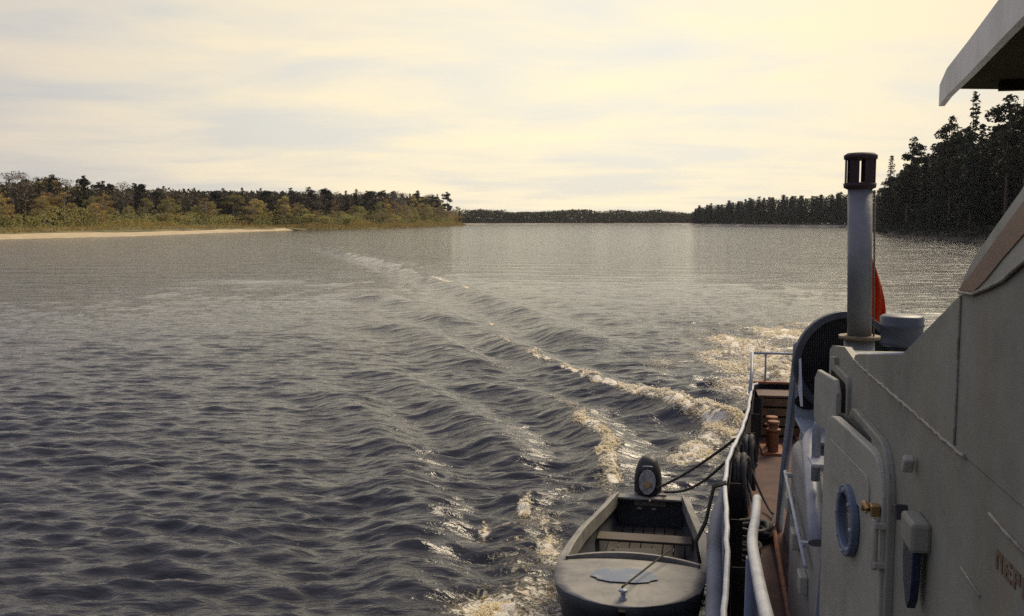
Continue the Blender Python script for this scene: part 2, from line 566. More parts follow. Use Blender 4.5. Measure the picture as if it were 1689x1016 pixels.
def build_water():
    # rings whose spacing grows with distance; columns fine ahead, coarse behind
    ds = [1.2]
    while ds[-1] < 1600:
        d = ds[-1]
        ds.append(d + max(0.035, d * d / 10000.0) if d < 70 else d + min(d * d / 5200.0, 12 + d * 0.03))
    D = np.array(ds)
    th = np.concatenate([np.linspace(-180, -48, 34, endpoint=False), np.linspace(-48, 46, 900, endpoint=False), np.linspace(46, 180, 36)])
    T = np.radians(th)
    DD, TT = np.meshgrid(D, T, indexing="ij")
    X, Y = DD * np.sin(TT), DD * np.cos(TT)
    step = np.maximum(np.gradient(D)[:, None], DD * np.radians(94 / 900.0))
    coarse = (TT < np.radians(-48.5)) | (TT > np.radians(46.5))
    rs = np.random.RandomState(4)
    Z = np.zeros_like(X)
    patch = 0.52 + 0.75 * vnoise(X, Y * 1.6, 9.0, 3) * vnoise(X, Y, 31.0, 5) * 1.6
    for i in range(84):
        lam = 0.20 * (1.15 / 0.20) ** rs.rand() if i > 6 else 2.5 + 3.0 * rs.rand()
        ang = rs.normal(0, 0.34) + 0.08
        kx, ky = math.sin(ang) * 2 * math.pi / lam, math.cos(ang) * 2 * math.pi / lam
        amp = 0.0045 * lam ** 0.70 * (0.6 + 0.8 * rs.rand()) * (0.3 if i <= 6 else 1.0)
        fade = np.clip(lam / (step * 2.3) - 1.0, 0, 1)
        ph = rs.rand() * 6.28
        w = np.sin(kx * X + ky * Y + ph + 0.9 * vnoise(X, Y, lam * 4, 50 + i))
        Z += amp * fade * patch * (w - 0.25 * np.cos(2 * (kx * X + ky * Y + ph)))
    # wake crests (laid out on the river surface)
    def line(*px):
        return [river(a, b_) for a, b_ in px]
    crests = [
        (line((1215, 712), (1180, 690), (1110, 668), (1000, 640), (930, 614), (880, 592), (830, 562), (806, 525)), 0.17, 0.55, 0.9, 0.05),
        (line((1010, 572), (940, 553), (880, 520), (800, 490), (740, 470), (640, 435), (560, 415), (480, 400)), 0.15, 0.85, 0.5, 0.3),
        (line((1020, 800), (1000, 735), (945, 680), (885, 655), (800, 640), (700, 632)), 0.15, 0.42, 0.25, 0.2),
        (line((700, 1010), (690, 880), (655, 760), (605, 690), (560, 655), (450, 640)), 0.075, 0.5, 0.2, 0.15),
        (line((900, 770), (800, 705), (720, 655), (640, 620), (560, 610)), 0.08, 0.5, 0.5, 0.15),
        (line((800, 612), (740, 575), (680, 547), (600, 535)), 0.12, 0.7, 0.6, 0.15),
        (line((760, 535), (700, 507), (640, 493), (580, 490)), 0.12, 0.9, 0.6, 0.2),
        (line((560, 470), (480, 462), (400, 462), (250, 465)), 0.03, 1.3, 0.6, 0.4),
        (line((850, 1010), (840, 900), (870, 830), (900, 790)), 0.06, 0.3, 0.6, 0.6),
    ]
    foam = np.zeros_like(X)
    near = (DD < 260) & ~coarse
    idx = np.where(near)
    x, y = X[idx], Y[idx]
    z = np.zeros_like(x)
    fo = np.zeros_like(x)
    nA = vnoise(x, y, 0.9, 11)
    nB = vnoise(x, y, 0.35, 12)
    nC = vnoise(x, y, 0.13, 13)
    nD = vnoise(x, y, 2.6, 14)
    for i, (pts, amp, wd, a0, a1) in enumerate(crests):
        d, s, p = seg_dist(x + 0.35 * (nA - 0.5), y + 0.35 * (nD - 0.5), pts)
        q = d * s / wd
        env = np.clip(np.minimum(p / 0.06, (1 - p) / 0.18), 0, 1)
        prof = np.exp(-q * q) - 0.45 * np.exp(-(np.abs(q) - 1.9) ** 2)
        brk = 0.65 + 0.7 * nD
        z += amp * (1.0 if i in (0, 2, 8) else 1.35) * env * prof * brk
        if i == 0:
            wf = 0.20 + 0.72 * np.clip(1 - p / 0.55, 0, 1)
            brk2 = np.where(p < 0.58, 1.0, np.clip((nD - 0.45) * 6, 0, 1))
            fo = np.maximum(fo, np.exp(-(np.maximum(d - 0.15 * wf, 0) / (wf * 0.55)) ** 2) * (1.05 - 0.35 * p) * brk2)
            z += 0.10 * np.exp(-(d / 0.45) ** 2) * np.clip(1 - p / 0.5, 0, 1)
        if i == 1:
            fo = np.maximum(fo, 0.72 * np.exp(-(d / 0.4) ** 2) * np.clip((nD - 0.5) * 5, 0, 1) * ((p > 0.3) & (p < 0.62)))
        if i == 2:
            fo = np.maximum(fo, np.exp(-(d / (0.13 + 0.16 * np.clip(1 - abs(p - 0.3) / 0.3, 0, 1))) ** 2) * np.clip(1.15 - p * 1.3, 0, 1) * (0.7 + 0.5 * nA) * (p < 0.62))
        if i == 8:
            fo = np.maximum(fo, 0.78 * np.exp(-(d / 0.07) ** 2) * (p > 0.35) * np.clip(nA * 2.2 - 0.4, 0, 1))

    def blob(px, py, rx, ry, a, rot=0.0):
        cx_, cy_ = river(px, py)
        ca, sa_ = math.cos(rot), math.sin(rot)
        ex, ey = x - cx_, y - cy_
        u, v = (ex * ca + ey * sa_) / rx, (-ex * sa_ + ey * ca) / ry
        return a * np.exp(-(u * u + v * v))
    br = 0.65 + 0.85 * nA
    for bb in [(820, 1000, 0.6, 0.75, 0.72), (885, 975, 0.6, 0.6, 0.74), (940, 1015, 0.7, 0.4, 0.85), (850, 925, 0.55, 0.8, 0.56), (905, 905, 0.25, 0.8, 0.72),
               (890, 860, 0.5, 0.7, 0.46), (800, 870, 0.10, 0.45, 0.80), (820, 868, 0.35, 0.08, 0.72), (865, 845, 0.1, 0.5, 0.85), (850, 890, 0.3, 0.1, 0.6),
               (1150, 745, 0.5, 1.1, 0.66), (1120, 752, 0.3, 0.9, 0.60), (1175, 725, 0.3, 0.8, 0.6),
               (1205, 600, 0.9, 3.2, 0.78), (1250, 585, 1.4, 3.0, 0.80), (1200, 560, 1.8, 3.5, 0.62), (1290, 610, 1.3, 3.0, 0.80), (1225, 640, 0.8, 1.6, 0.8),
               (1255, 655, 1.2, 1.2, 0.74), (1235, 690, 0.5, 0.6, 0.7), (1100, 600, 0.8, 2.5, 0.40), (1290, 550, 2.2, 5.0, 0.60),
               (1350, 540, 3.0, 5, 0.45), (1180, 545, 1.5, 4, 0.42), (940, 800, 0.5, 1.0, 0.36), (1000, 800, 0.3, 1.2, 0.45)]:
        fo = np.maximum(fo, blob(*bb) * br)
    # turbulent heaps where it foams
    heap = np.clip(fo - 0.3, 0, 1)
    z += heap * (0.14 * (nA - 0.5) + 0.12 * (nB - 0.5) + 0.06 * (nC - 0.5)) * 1.2
    # churned river behind the screw
    ch = np.clip(blob(1200, 560, 5, 14, 1.0) + blob(1060, 660, 2.2, 5, 0.8), 0, 1)
    z += ch * (0.09 * (nA - 0.5) + 0.06 * (nB - 0.5))
    # the river parts round the hull and the skiff
    Z[idx] += z
    foam[idx] = fo
    Z[coarse] *= 0.3
    nr, ncol = X.shape
    far = np.clip((step - 0.06) / 0.35, 0.05, 1)
    verts = np.stack([X, Y, Z], -1).reshape(-1, 3)
    i, j = np.meshgrid(np.arange(nr - 1), np.arange(ncol - 1), indexing="ij")
    a = (i * ncol + j).ravel()
    faces = np.stack([a, a + 1, a + ncol + 1, a + ncol], -1)
    # centre fan as one ngon is skipped: ring 0 is closed by a small cap
    cap = len(verts)
    verts = np.vstack([verts, [[0, 0, 0]]])
    o = np_mesh("river_water", verts, faces, water_material(), smooth=True)
    me = o.data
    bm = bmesh.new()
    bm.from_mesh(me)
    bm.verts.ensure_lookup_table()
    bm.faces.new([bm.verts[k] for k in range(ncol - 1)])
    bm.verts.remove(bm.verts[cap])
    bm.to_mesh(me)
    bm.free()
    for nm, arr in (("foam", foam), ("far", far)):
        at = me.attributes.new(nm, "FLOAT", "POINT")
        at.data.foreach_set("value", arr.astype(np.float32).ravel())
    tag(o, kind="structure")
    # broken froth heaped on the crests
    fr = np.random.RandomState(12)
    F = foam.reshape(-1)
    Vv = verts[:len(F)]
    dist = np.hypot(Vv[:, 0], Vv[:, 1])
    w_ = np.where((F > 0.55) & (dist < 45) & (dist > 4), (F - 0.5) ** 1.5, 0) * np.minimum(dist, 25) ** 0.9
    for k_, (n_, s_) in enumerate(((48000, 0.55),)):
        sel = fr.choice(len(F), size=n_, p=w_ / w_.sum())
        c = Vv[sel] + fr.normal(0, 0.03, (n_, 3)) * (1, 1, 0)
        gate = vnoise(c[:, 0], c[:, 1], 0.22, 61) + 0.5 * vnoise(c[:, 0], c[:, 1], 0.07, 62) > 0.78
        c = c[gate]
        n2_ = len(c)
        r_ = fr.uniform(0.006, 0.019, n2_) * (0.6 + np.minimum(np.hypot(c[:, 0], c[:, 1]), 25) / 25)
        c[:, 2] += r_ * 0.3 + np.abs(fr.normal(0, 0.02, n2_))
        base = np.array([(1, 0, 0), (0, 1, 0), (-1, 0, 0), (0, -1, 0), (0, 0, 0.8), (0, 0, -0.8)], float)
        pv_ = c[:, None, :] + base[None] * r_[:, None, None] * fr.uniform(0.7, 1.4, (n2_, 6, 1))
        tri = np.array([(0, 1, 4), (1, 2, 4), (2, 3, 4), (3, 0, 4), (1, 0, 5), (2, 1, 5), (3, 2, 5), (0, 3, 5)])
        fcs = (np.arange(n2_)[:, None, None] * 6 + tri[None]).reshape(-1, 3)
        fo_o = np_mesh("wake_foam", pv_.reshape(-1, 3), fcs, leaf_mat("froth", (0.97, 0.90, 0.68), (0.99, 0.95, 0.82), 0.0, 0.5), smooth=True)
        tag(fo_o, "cream froth breaking along the wake crests beside the boats", "foam", kind="stuff")
    # river bed under everything
    bed = MB().quad((-3000, -2000, -4), (3000, -2000, -4), (3000, 4000, -4), (-3000, 4000, -4)).build(
        "river_bed", mat("bed", (0.05, 0.04, 0.03)))
    tag(bed, kind="structure")


build_water()

# ================================================================== BANKS
M_SAND = mat("sand", (0.40, 0.315, 0.17), (0.52, 0.42, 0.25), rough=0.9, scale=0.25, bump=0.05, bscale=1.5)
M_GRASS = mat("bank_grass", (0.085, 0.085, 0.028), (0.20, 0.155, 0.05), rough=0.95, scale=0.12, bump=0.15, bscale=1.2)
M_MUD = mat("dark_bank", (0.03, 0.026, 0.018), (0.06, 0.05, 0.03), rough=0.95, scale=0.4, bump=0.2, bscale=1.5)


def resample(pts, step):
    out = []
    for i in range(len(pts) - 1):
        a, b = np.array(pts[i], float), np.array(pts[i + 1], float)
        n = max(1, int(np.linalg.norm(b[:2] - a[:2]) / step))
        for k in range(n):
            out.append(a + (b - a) * k / n)
    out.append(np.array(pts[-1], float))
    return out


def normals2(pts, side):
    P = np.array([p[:2] for p in pts])
    T = np.gradient(P, axis=0)
    T /= np.linalg.norm(T, axis=1)[:, None] + 1e-9
    Nn = np.stack([-T[:, 1], T[:, 0]], -1) * side
    # smooth
    for _ in range(25):
        Nn[1:-1] = (Nn[:-2] + Nn[1:-1] + Nn[2:]) / 3
    return P, Nn / np.linalg.norm(Nn, axis=1)[:, None]


def ribbon(name, pts, side, prof, m, jitter=0.4, seed=1):
    """pts: waterline; prof(i) -> list of (offset inland, height)."""
    rs = random.Random(seed)
    P, Nn = normals2(pts, side)
    rows = []
    for i in range(len(P)):
        row = []
        for (o, h) in prof(i):
            oo = o + (rs.uniform(-jitter, jitter) if 0 < o < 60 else 0)
            row.append((P[i][0] + Nn[i][0] * oo, P[i][1] + Nn[i][1] * oo, h + (rs.uniform(-0.12, 0.12) if h > 0.4 else 0)))
        rows.append(row)
    o = MB().grid(rows).build(name, m)
    if o.data.polygons[0].normal.z < 0:
        o.data.flip_normals()
    tag(o, kind="structure")
    return P, Nn


# left bank: waterline from abreast of the camera to the far point
WL = [(-135, -60), (-122, 60), (-112, 130), river(0, 395), river(120, 392), river(240, 389), river(360, 384), river(475, 380),
      river(560, 379), river(620, 377.5), river(700, 375), river(768, 372)]
WL = [tuple(p) for p in WL]
wl = resample(WL, 7)
sand_end = river(478, 380)[1]


def sand_w(i):
    y = wl[i][1]
    return max(1.6 if y < sand_end + 4 else 0.6, 15 * min(1, max(0, (sand_end + 6 - y)) / 150)) if y < sand_end + 6 else 0.5


P_L, N_L = ribbon("sandbank", wl, 1, lambda i: [(-6, -0.6), (0, -0.02), (sand_w(i) * 0.35, 0.3), (sand_w(i), 0.8)] if sand_w(i) > 1.5 else [(-6, -0.8), (0, -0.4), (0.3, -0.4), (sand_w(i), -0.3)], M_SAND)
ribbon("riverbank", wl, 1, lambda i: [(sand_w(i) - 0.5, 0.75) if sand_w(i) > 1.5 else (-1.0, -0.3), (sand_w(i) + 0.6, 1.15 if sand_w(i) > 1.5 else 0.6), (sand_w(i) + 8, 1.9), (sand_w(i) + 30, 2.6), (240, 3.0)], M_GRASS, seed=2)

# right bank, near part and far part
WR = [(70, -80), (74, 20), (78, 90), (80, 140), (82, 168), (84, 192), (90, 222), (100, 266), (112, 305), (128, 345), (150, 400), (176, 470)]
wr = resample(WR, 6)
P_R, N_R = ribbon("riverbank", wr, -1, lambda i: [(-5, -0.7), (0, 0.0), (1.2, 0.5), (4, 1.4), (12, 2.6), (40, 4.0), (260, 6.0)], M_MUD, jitter=0.9, seed=3)
WM = [(176, 470), (168, 500), (152, 560), (135, 610), (121, 655), (128, 720), (160, 800)]
wm = resample(WM, 8)
P_M, N_M = ribbon("riverbank", wm, -1, lambda i: [(-9, -0.5), (-3, 0.02), (0, 0.5), (2.5, 1.0), (12, 1.6), (200, 3.0)], mat("pale_bank", (0.30, 0.26, 0.18), (0.44, 0.38, 0.27), rough=0.9, scale=0.2), seed=4)
# bank across the bend
WF = [(-75, 740), (-20, 772), (40, 790), (100, 796), (145, 806), (200, 830), (260, 860)]
wf = resample(WF, 10)
P_F, N_F = ribbon("riverbank", wf, 1, lambda i: [(-16, -0.4), (-6, 0.1), (0, 0.8), (4, 1.0)], MATS["pale_bank"], seed=5)
ribbon("riverbank", wf, 1, lambda i: [(3.5, 1.02), (30, 1.3), (400, 2.0)], M_MUD, seed=6)
# the land that carries the woods on, out to the horizon
rows = []
for yy in (820, 1100, 1600, 2600):
    rows.append([(x_, yy + (0 if abs(x_) > 50 else 10), 0.9 if yy == 820 else 2.0 + (yy - 820) / 500) for x_ in (-2500, -800, -250, -60, 60, 260, 800, 2500)])
ld = MB().grid(rows).build("terrain", M_GRASS)
tag(ld, kind="structure")

# ================================================================== TREES
BARK_D = mat("bark_dark", (0.05, 0.04, 0.032), (0.09, 0.075, 0.06), rough=0.9, scale=3)
BARK_P = mat("bark_pine", (0.09, 0.06, 0.042), (0.13, 0.085, 0.055), rough=0.9, scale=3)
BARK_B = mat("bark_birch", (0.42, 0.40, 0.36), (0.16, 0.14, 0.12), rough=0.8, scale=4, lo=0.5, hi=0.7)
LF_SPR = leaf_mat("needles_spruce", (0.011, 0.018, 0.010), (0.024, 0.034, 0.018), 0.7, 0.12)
LF_PIN = leaf_mat("needles_pine", (0.018, 0.024, 0.012), (0.042, 0.046, 0.022), 0.7, 0.12)
LF_YEL = leaf_mat("leaves_yellow", (0.27, 0.215, 0.07), (0.42, 0.32, 0.11), 0.7, 0.35)
LF_OLV = leaf_mat("leaves_olive", (0.21, 0.195, 0.065), (0.35, 0.30, 0.10), 0.7, 0.35)
LF_TWG = leaf_mat("leaves_sparse", (0.13, 0.10, 0.06), (0.21, 0.155, 0.09), 0.5, 0.25)
LF_SHR = leaf_mat("leaves_shore", (0.17, 0.15, 0.045), (0.36, 0.26, 0.075), 0.6, 0.35)


def cards(centers, dirs, lens, wids, rs):
    """quads centred on centers, long axis dirs, random roll."""
    n = len(centers)
    dirs = dirs / (np.linalg.norm(dirs, axis=1)[:, None] + 1e-9)
    rnd = rs.normal(size=(n, 3))
    side = np.cross(dirs, rnd)
    side /= np.linalg.norm(side, axis=1)[:, None] + 1e-9
    a = dirs * lens[:, None] * 0.5
    b = side * wids[:, None] * 0.5
    V = np.stack([centers - a - b * 0.5, centers + b * -1.0 + a * 0.1, centers + a, centers + b + a * 0.1 * rs.rand(n)[:, None]], 1).reshape(-1, 3)
    Fc = np.arange(n * 4).reshape(-1, 4)
    return V, Fc


def spruce_crown(h, rs, width=0.16, base=0.08, thin=0.0):
    C, Dn, Ln, Wn = [], [], [], []
    z = h * base
    while z < h * 0.985:
        f = 1 - (z - h * base) / (h * (1 - base))
        R = h * width * (f ** 0.85) * rs.uniform(0.7, 1.15) + 0.12
        nb = rs.randint(5, 8) if f > 0.15 else 4
        a0 = rs.rand() * 6.28
        for b in range(nb):
            if rs.rand() < thin: continue
            a = a0 + b * 6.283 / nb + rs.normal(0, 0.25)
            r = R * rs.uniform(0.65, 1.15)
            ns = max(2, int(r / 0.32))
            for s in range(ns):
                q = (s + 0.5) / ns
                rr = r * q
                droop = -0.30 * r * q * q + 0.10 * r * max(0, q - 0.75)
                for _ in range(2):
                    C.append((math.cos(a) * rr + rs.normal(0, 0.1), math.sin(a) * rr + rs.normal(0, 0.1), z + droop + rs.normal(0, 0.1)))
                    Dn.append((math.cos(a + rs.normal(0, 0.6)), math.sin(a + rs.normal(0, 0.6)), -0.35 + rs.normal(0, 0.2)))
                    Ln.append(rs.uniform(0.4, 0.75)); Wn.append(rs.uniform(0.16, 0.34))
        z += h * 0.026 * rs.uniform(0.8, 1.3)
    return cards(np.array(C), np.array(Dn), np.array(Ln), np.array(Wn), rs)


def clump_crown(clumps, rs, size=0.36, per=70, up=0.0):
    Cs, Ls = [], []
    for (x, y, z, r) in clumps:
        n = int(per * (r / 1.0) ** 2)
        p = rs.normal(size=(n, 3))
        p /= np.linalg.norm(p, axis=1)[:, None]
        p *= (rs.rand(n) ** 0.45)[:, None] * r
        p[:, 2] *= 0.75
        Cs.append(p + (x, y, z))
    C = np.vstack(Cs)
    n = len(C)
    D = rs.normal(size=(n, 3)); D[:, 2] += up
    return cards(C, D, rs.uniform(0.7, 1.3, n) * size, rs.uniform(0.5, 0.9, n) * size, rs)


def pine_parts(h, rs):
    limbs, clumps = [], []
    for k in range(rs.randint(13, 18)):
        z0 = h * rs.uniform(0.38, 0.93)
        a = rs.rand() * 6.28
        f = (z0 / h - 0.38) / 0.6
        r = h * (0.17 - 0.10 * f) * rs.uniform(0.5, 1.2)
        e = (math.cos(a) * r, math.sin(a) * r, z0 + rs.uniform(0.0, 0.10) * h * 0.7)
        limbs.append(((0, 0, z0), e))
        clumps.append((*e, h * rs.uniform(0.045, 0.075)))
        clumps.append((e[0] * 0.6, e[1] * 0.6, (z0 + e[2]) / 2 + 0.2, h * rs.uniform(0.035, 0.06)))
    clumps.append((0, 0, h * 0.97, h * 0.05))
    clumps.append((0, 0, h * 0.90, h * 0.065))
    return limbs, clumps


def birch_parts(h, rs, w=0.20, lo=0.25):
    limbs, clumps = [], []
    for k in range(rs.randint(18, 24)):
        z0 = h * rs.uniform(lo, 0.85)
        a = rs.rand() * 6.28
        f = (z0 / h - lo) / (1 - lo)
        r = h * w * math.sin(math.pi * min(0.95, 0.25 + 0.75 * f)) * rs.uniform(0.4, 1.1)
        e = (math.cos(a) * r, math.sin(a) * r, min(h * 0.95, z0 + rs.uniform(0.05, 0.14) * h))
        limbs.append(((0, 0, z0), e))
        clumps.append((*e, h * rs.uniform(0.055, 0.095)))
    clumps.append((0, 0, h * 0.95, h * 0.06))
    return limbs, clumps


def bush_parts(h, rs):
    limbs, clumps = [], []
    for k in range(16):
        a = rs.rand() * 6.28
        r = h * rs.uniform(0.05, 0.55)
        zt = h * rs.uniform(0.2, 0.85) * (1 - 0.35 * (r / h))
        limbs.append(((0, 0, 0), (math.cos(a) * r, math.sin(a) * r, zt)))
        clumps.append((math.cos(a) * r, math.sin(a) * r, zt, h * rs.uniform(0.15, 0.24)))
    return limbs, clumps


def make_tree(kind, h, seed):
    """-> (trunk mesh, crown mesh) built once, shared by the copies."""
    rs = np.random.RandomState(seed)
    mb = MB()
    lean = rs.normal(0, 0.012, 2) * h
    if kind == "bush":
        limbs, clumps = bush_parts(h, rs)
        for a, b in limbs[:9]:
            mb.tube([a, ((a[0] + b[0]) * 0.45, (a[1] + b[1]) * 0.45, b[2] * 0.55), b], 0.05, n=5, r_list=[0.06, 0.04, 0.015])
        V, Fc = clump_crown(clumps, rs, size=0.34, per=90)
        bark, leaf = BARK_D, LF_OLV
    else:
        r0 = h * 0.013
        pts = [(lean[0] * (q ** 2), lean[1] * (q ** 2), h * q) for q in np.linspace(0, 0.98, 7)]
        mb.tube([(p[0], p[1], p[2] - (0.5 if i == 0 else 0)) for i, p in enumerate(pts)], r0, n=7, r_list=[r0 * (1.25 - 1.15 * q) for q in np.linspace(0, 1, 7)])
        limbs = []
        if kind == "spruce":
            V, Fc = spruce_crown(h, rs, rs.uniform(0.13, 0.19), rs.uniform(0.03, 0.12))
            bark, leaf = BARK_D, LF_SPR
            for k in range(10):
                z0 = h * rs.uniform(0.1, 0.7); a = rs.rand() * 6.28; r = h * 0.13 * (1 - z0 / h)
                limbs.append(((0, 0, z0), (math.cos(a) * r, math.sin(a) * r, z0 - 0.2 * r)))
        elif kind == "pine":
            limbs, clumps = pine_parts(h, rs)
            V, Fc = clump_crown(clumps, rs, size=0.40, per=110)
            bark, leaf = BARK_P, LF_PIN
        elif kind == "bare":
            limbs, clumps = birch_parts(h, rs, 0.16, 0.4)
            V, Fc = clump_crown(clumps, rs, size=0.22, per=42)
            bark, leaf = BARK_B, LF_TWG
        else:
            limbs, clumps = birch_parts(h, rs, 0.21, 0.22)
            V, Fc = clump_crown(clumps, rs, size=0.34, per=85)
            bark, leaf = BARK_B, (LF_YEL if kind == "birch" else LF_OLV)
        for a, b in limbs:
            mb.tube([a, ((a[0] + b[0]) / 2, (a[1] + b[1]) / 2, (a[2] + b[2]) / 2 + 0.05 * h * 0.3), b], 0.05, n=4,
                    r_list=[h * 0.0055, h * 0.004, h * 0.0015])
    tr = mb.build("trunk", bark)
    tmesh = tr.data
    bpy.data.objects.remove(tr)
    cr = np_mesh("crown", V, Fc, leaf, link_it=False)
    cmesh = cr.data
    bpy.data.objects.remove(cr)
    return tmesh, cmesh


PROTO = {}
for kind, hs in (("spruce", (15, 15, 15, 15)), ("pine", (15, 15, 15, 15)), ("birch", (10, 10, 10)), ("aspen", (10, 10)), ("bare", (12, 12)), ("bush", (4, 4, 4))):
    PROTO[kind] = [(h, *make_tree(kind, h, 100 + i * 7 + len(kind))) for i, h in enumerate(hs)]
tr_rng = random.Random(77)
OBJ = {"spruce": ("spruce_tree", "spruce tree"), "pine": ("pine_tree", "pine tree"), "birch": ("birch_tree", "birch tree"), "aspen": ("aspen_tree", "aspen tree"),
       "bare": ("birch_tree", "birch tree"), "bush": ("bush", "bush")}


def plant(kind, x, y, z, h, label, group=None, fat=1.0, leaf=None, lean=0.0):
    h0, tm, cm = tr_rng.choice(PROTO[kind])
    root = bpy.data.objects.new(OBJ[kind][0], None)
    root.location = (x, y, z)
    s = h / h0
    root.scale = (s * fat, s * fat, s)
    root.rotation_euler = (lean, lean * 0.4, tr_rng.random() * 6.28)
    link(root)
    tag(root, label, OBJ[kind][1], group)
    link(bpy.data.objects.new("trunk", tm), root)
    c = link(bpy.data.objects.new("crown", cm), root)
    if leaf is not None:
        c.material_slots[0].link = "OBJECT"
        c.material_slots[0].material = leaf
    return root


def ground_z(offset, prof):
    for (a, ha), (b, hb) in zip(prof, prof[1:]):
        if a <= offset <= b:
            return ha + (hb - ha) * (offset - a) / (b - a)
    return prof[-1][1]


def interp_line(P, Nn, t, off):
    i = t * (len(P) - 1)
    k = min(int(i), len(P) - 2)
    f = i - k
    p = P[k] * (1 - f) + P[k + 1] * f
    n = Nn[k]
    return p + n * off


def y_to_t(P, y):
    ys = P[:, 1]
    k = int(np.argmin(np.abs(ys - y)))
    return k / (len(P) - 1)


# ---- left bank: sample by distance along the line
def arc(P):
    return np.concatenate([[0], np.cumsum(np.linalg.norm(np.diff(P, axis=0), axis=1))])


def at_arc(P, Nn, A, s, off):
    k = min(max(int(np.searchsorted(A, s)) - 1, 0), len(P) - 2)
    f = (s - A[k]) / (A[k + 1] - A[k])
    return P[k] * (1 - f) + P[k + 1] * f + Nn[k] * off, k


A_L = arc(P_L)
s0 = A_L[np.argmin(np.abs(P_L[:, 1] - 150))]
s1 = A_L[-1]


def left_h(y):
    return float(np.interp(y, [150, 215, 300, 390, 520, 640], [14.6, 14.3, 13.0, 13.8, 16.5, 17]))


def bank_left():
    s = s0
    while s < s1 + 4:
        pos, k = at_arc(P_L, N_L, A_L, min(s, s1 - 0.1), 0)
        w = sand_w(k)
        y = pos[1]
        H = left_h(y)
        # tall back rows
        for row, off in ((0, 26), (1, 36)):
            p, _ = at_arc(P_L, N_L, A_L, min(max(s + tr_rng.uniform(-3, 3), 0), s1 - 0.1), w + off * (0.55 if y > 330 else 1) + tr_rng.uniform(-3, 4))
            kind = tr_rng.choices(["pine", "spruce", "bare", "birch"], [2.6, 2.2, 2.6, 1.6 if row == 0 else 0.5])[0]
            lab = {"pine": "dark rounded pine in the tall forest edge behind the sandy bank",
                   "spruce": "dark narrow spruce in the tall forest edge behind the sandy bank",
                   "bare": "thin half-bare grey-brown birch in the forest edge behind the sandy bank",
                   "birch": "tall yellowing birch in the forest edge behind the sandy bank"}[kind]
            grp = {"pine": "pines of the autumn forest edge", "spruce": "spruces of the autumn forest edge",
                   "bare": "half-bare birches of the autumn forest edge", "birch": "tall yellowing birches of the forest edge"}[kind]
            plant(kind, p[0], p[1], 2.2, H * tr_rng.uniform(0.80, 1.06) * (0.92 if kind == "birch" else 1), lab, grp, fat=tr_rng.uniform(1.1, 1.6))
        # lower autumn trees in front
        for low in (0, 1):
          kind = tr_rng.choices(["birch", "aspen", "bush"], [2.4, 3, 2.4])[0]
          hh = {"birch": 8.0, "aspen": 7.4, "bush": 4.8}[kind] * tr_rng.uniform(0.6, 1.2) * (1.15 if y > 350 else 1)
          p, _ = at_arc(P_L, N_L, A_L, min(s + low * 2.8 + tr_rng.uniform(-2, 2), s1 - 0.1), w + (17 if y < 330 else 9) - 3 * low + tr_rng.uniform(-3, 3))
          lab = {"birch": "low yellow-leaved birch in front of the dark forest on the sandy bank",
                 "aspen": "low olive-green broadleaf tree in front of the dark forest on the sandy bank",
                 "bush": "rounded olive bush at the foot of the forest on the sandy bank"}[kind]
          grp = {"birch": "low yellow birches before the forest", "aspen": "low olive trees before the forest", "bush": "bushes at the foot of the forest"}[kind]
          plant(kind, p[0], p[1], 1.8, hh, lab, grp, fat=tr_rng.uniform(1.2, 1.6), leaf=LF_YEL if (kind == "bush" and tr_rng.random() < 0.5) else None)
        s += 5.0 if y < 330 else 7.6
    # the point: taller dark conifers that stand clear
    for (px, H, kd, lab) in ((722, 17.5, "spruce", "tall spruce near the tip of the wooded point, left of the outermost pine"),
                         (738, 19.0, "pine", "tallest pine at the tip of the wooded point"),
                         (690, 18.5, "spruce", "tall dark spruce above the yellow trees before the wooded point"),
                         (758, 9.5, "spruce", "small lone spruce at the very tip of the wooded point")):
        yy = 520 + (px - 690) * 1.35
        x = (px - 844.5) / F_PX * yy * 1.0
        plant(kd, x, yy, 1.4, H, lab, fat=1.1)


bank_left()

# continuous shore brush, grass and the depth of the wood: uncountable
def scatter_mass(name, pts3, size, m, rs, aspect=0.7, up=0.3):
    C = np.array(pts3)
    n = len(C)
    D = rs.normal(size=(n, 3)); D[:, 2] += up
    V, Fc = cards(C, D, rs.uniform(0.6, 1.4, n) * size, rs.uniform(0.5, 1.0, n) * size * aspect, rs)
    o = np_mesh(name, V, Fc, m)
    return tag(o, kind="stuff")


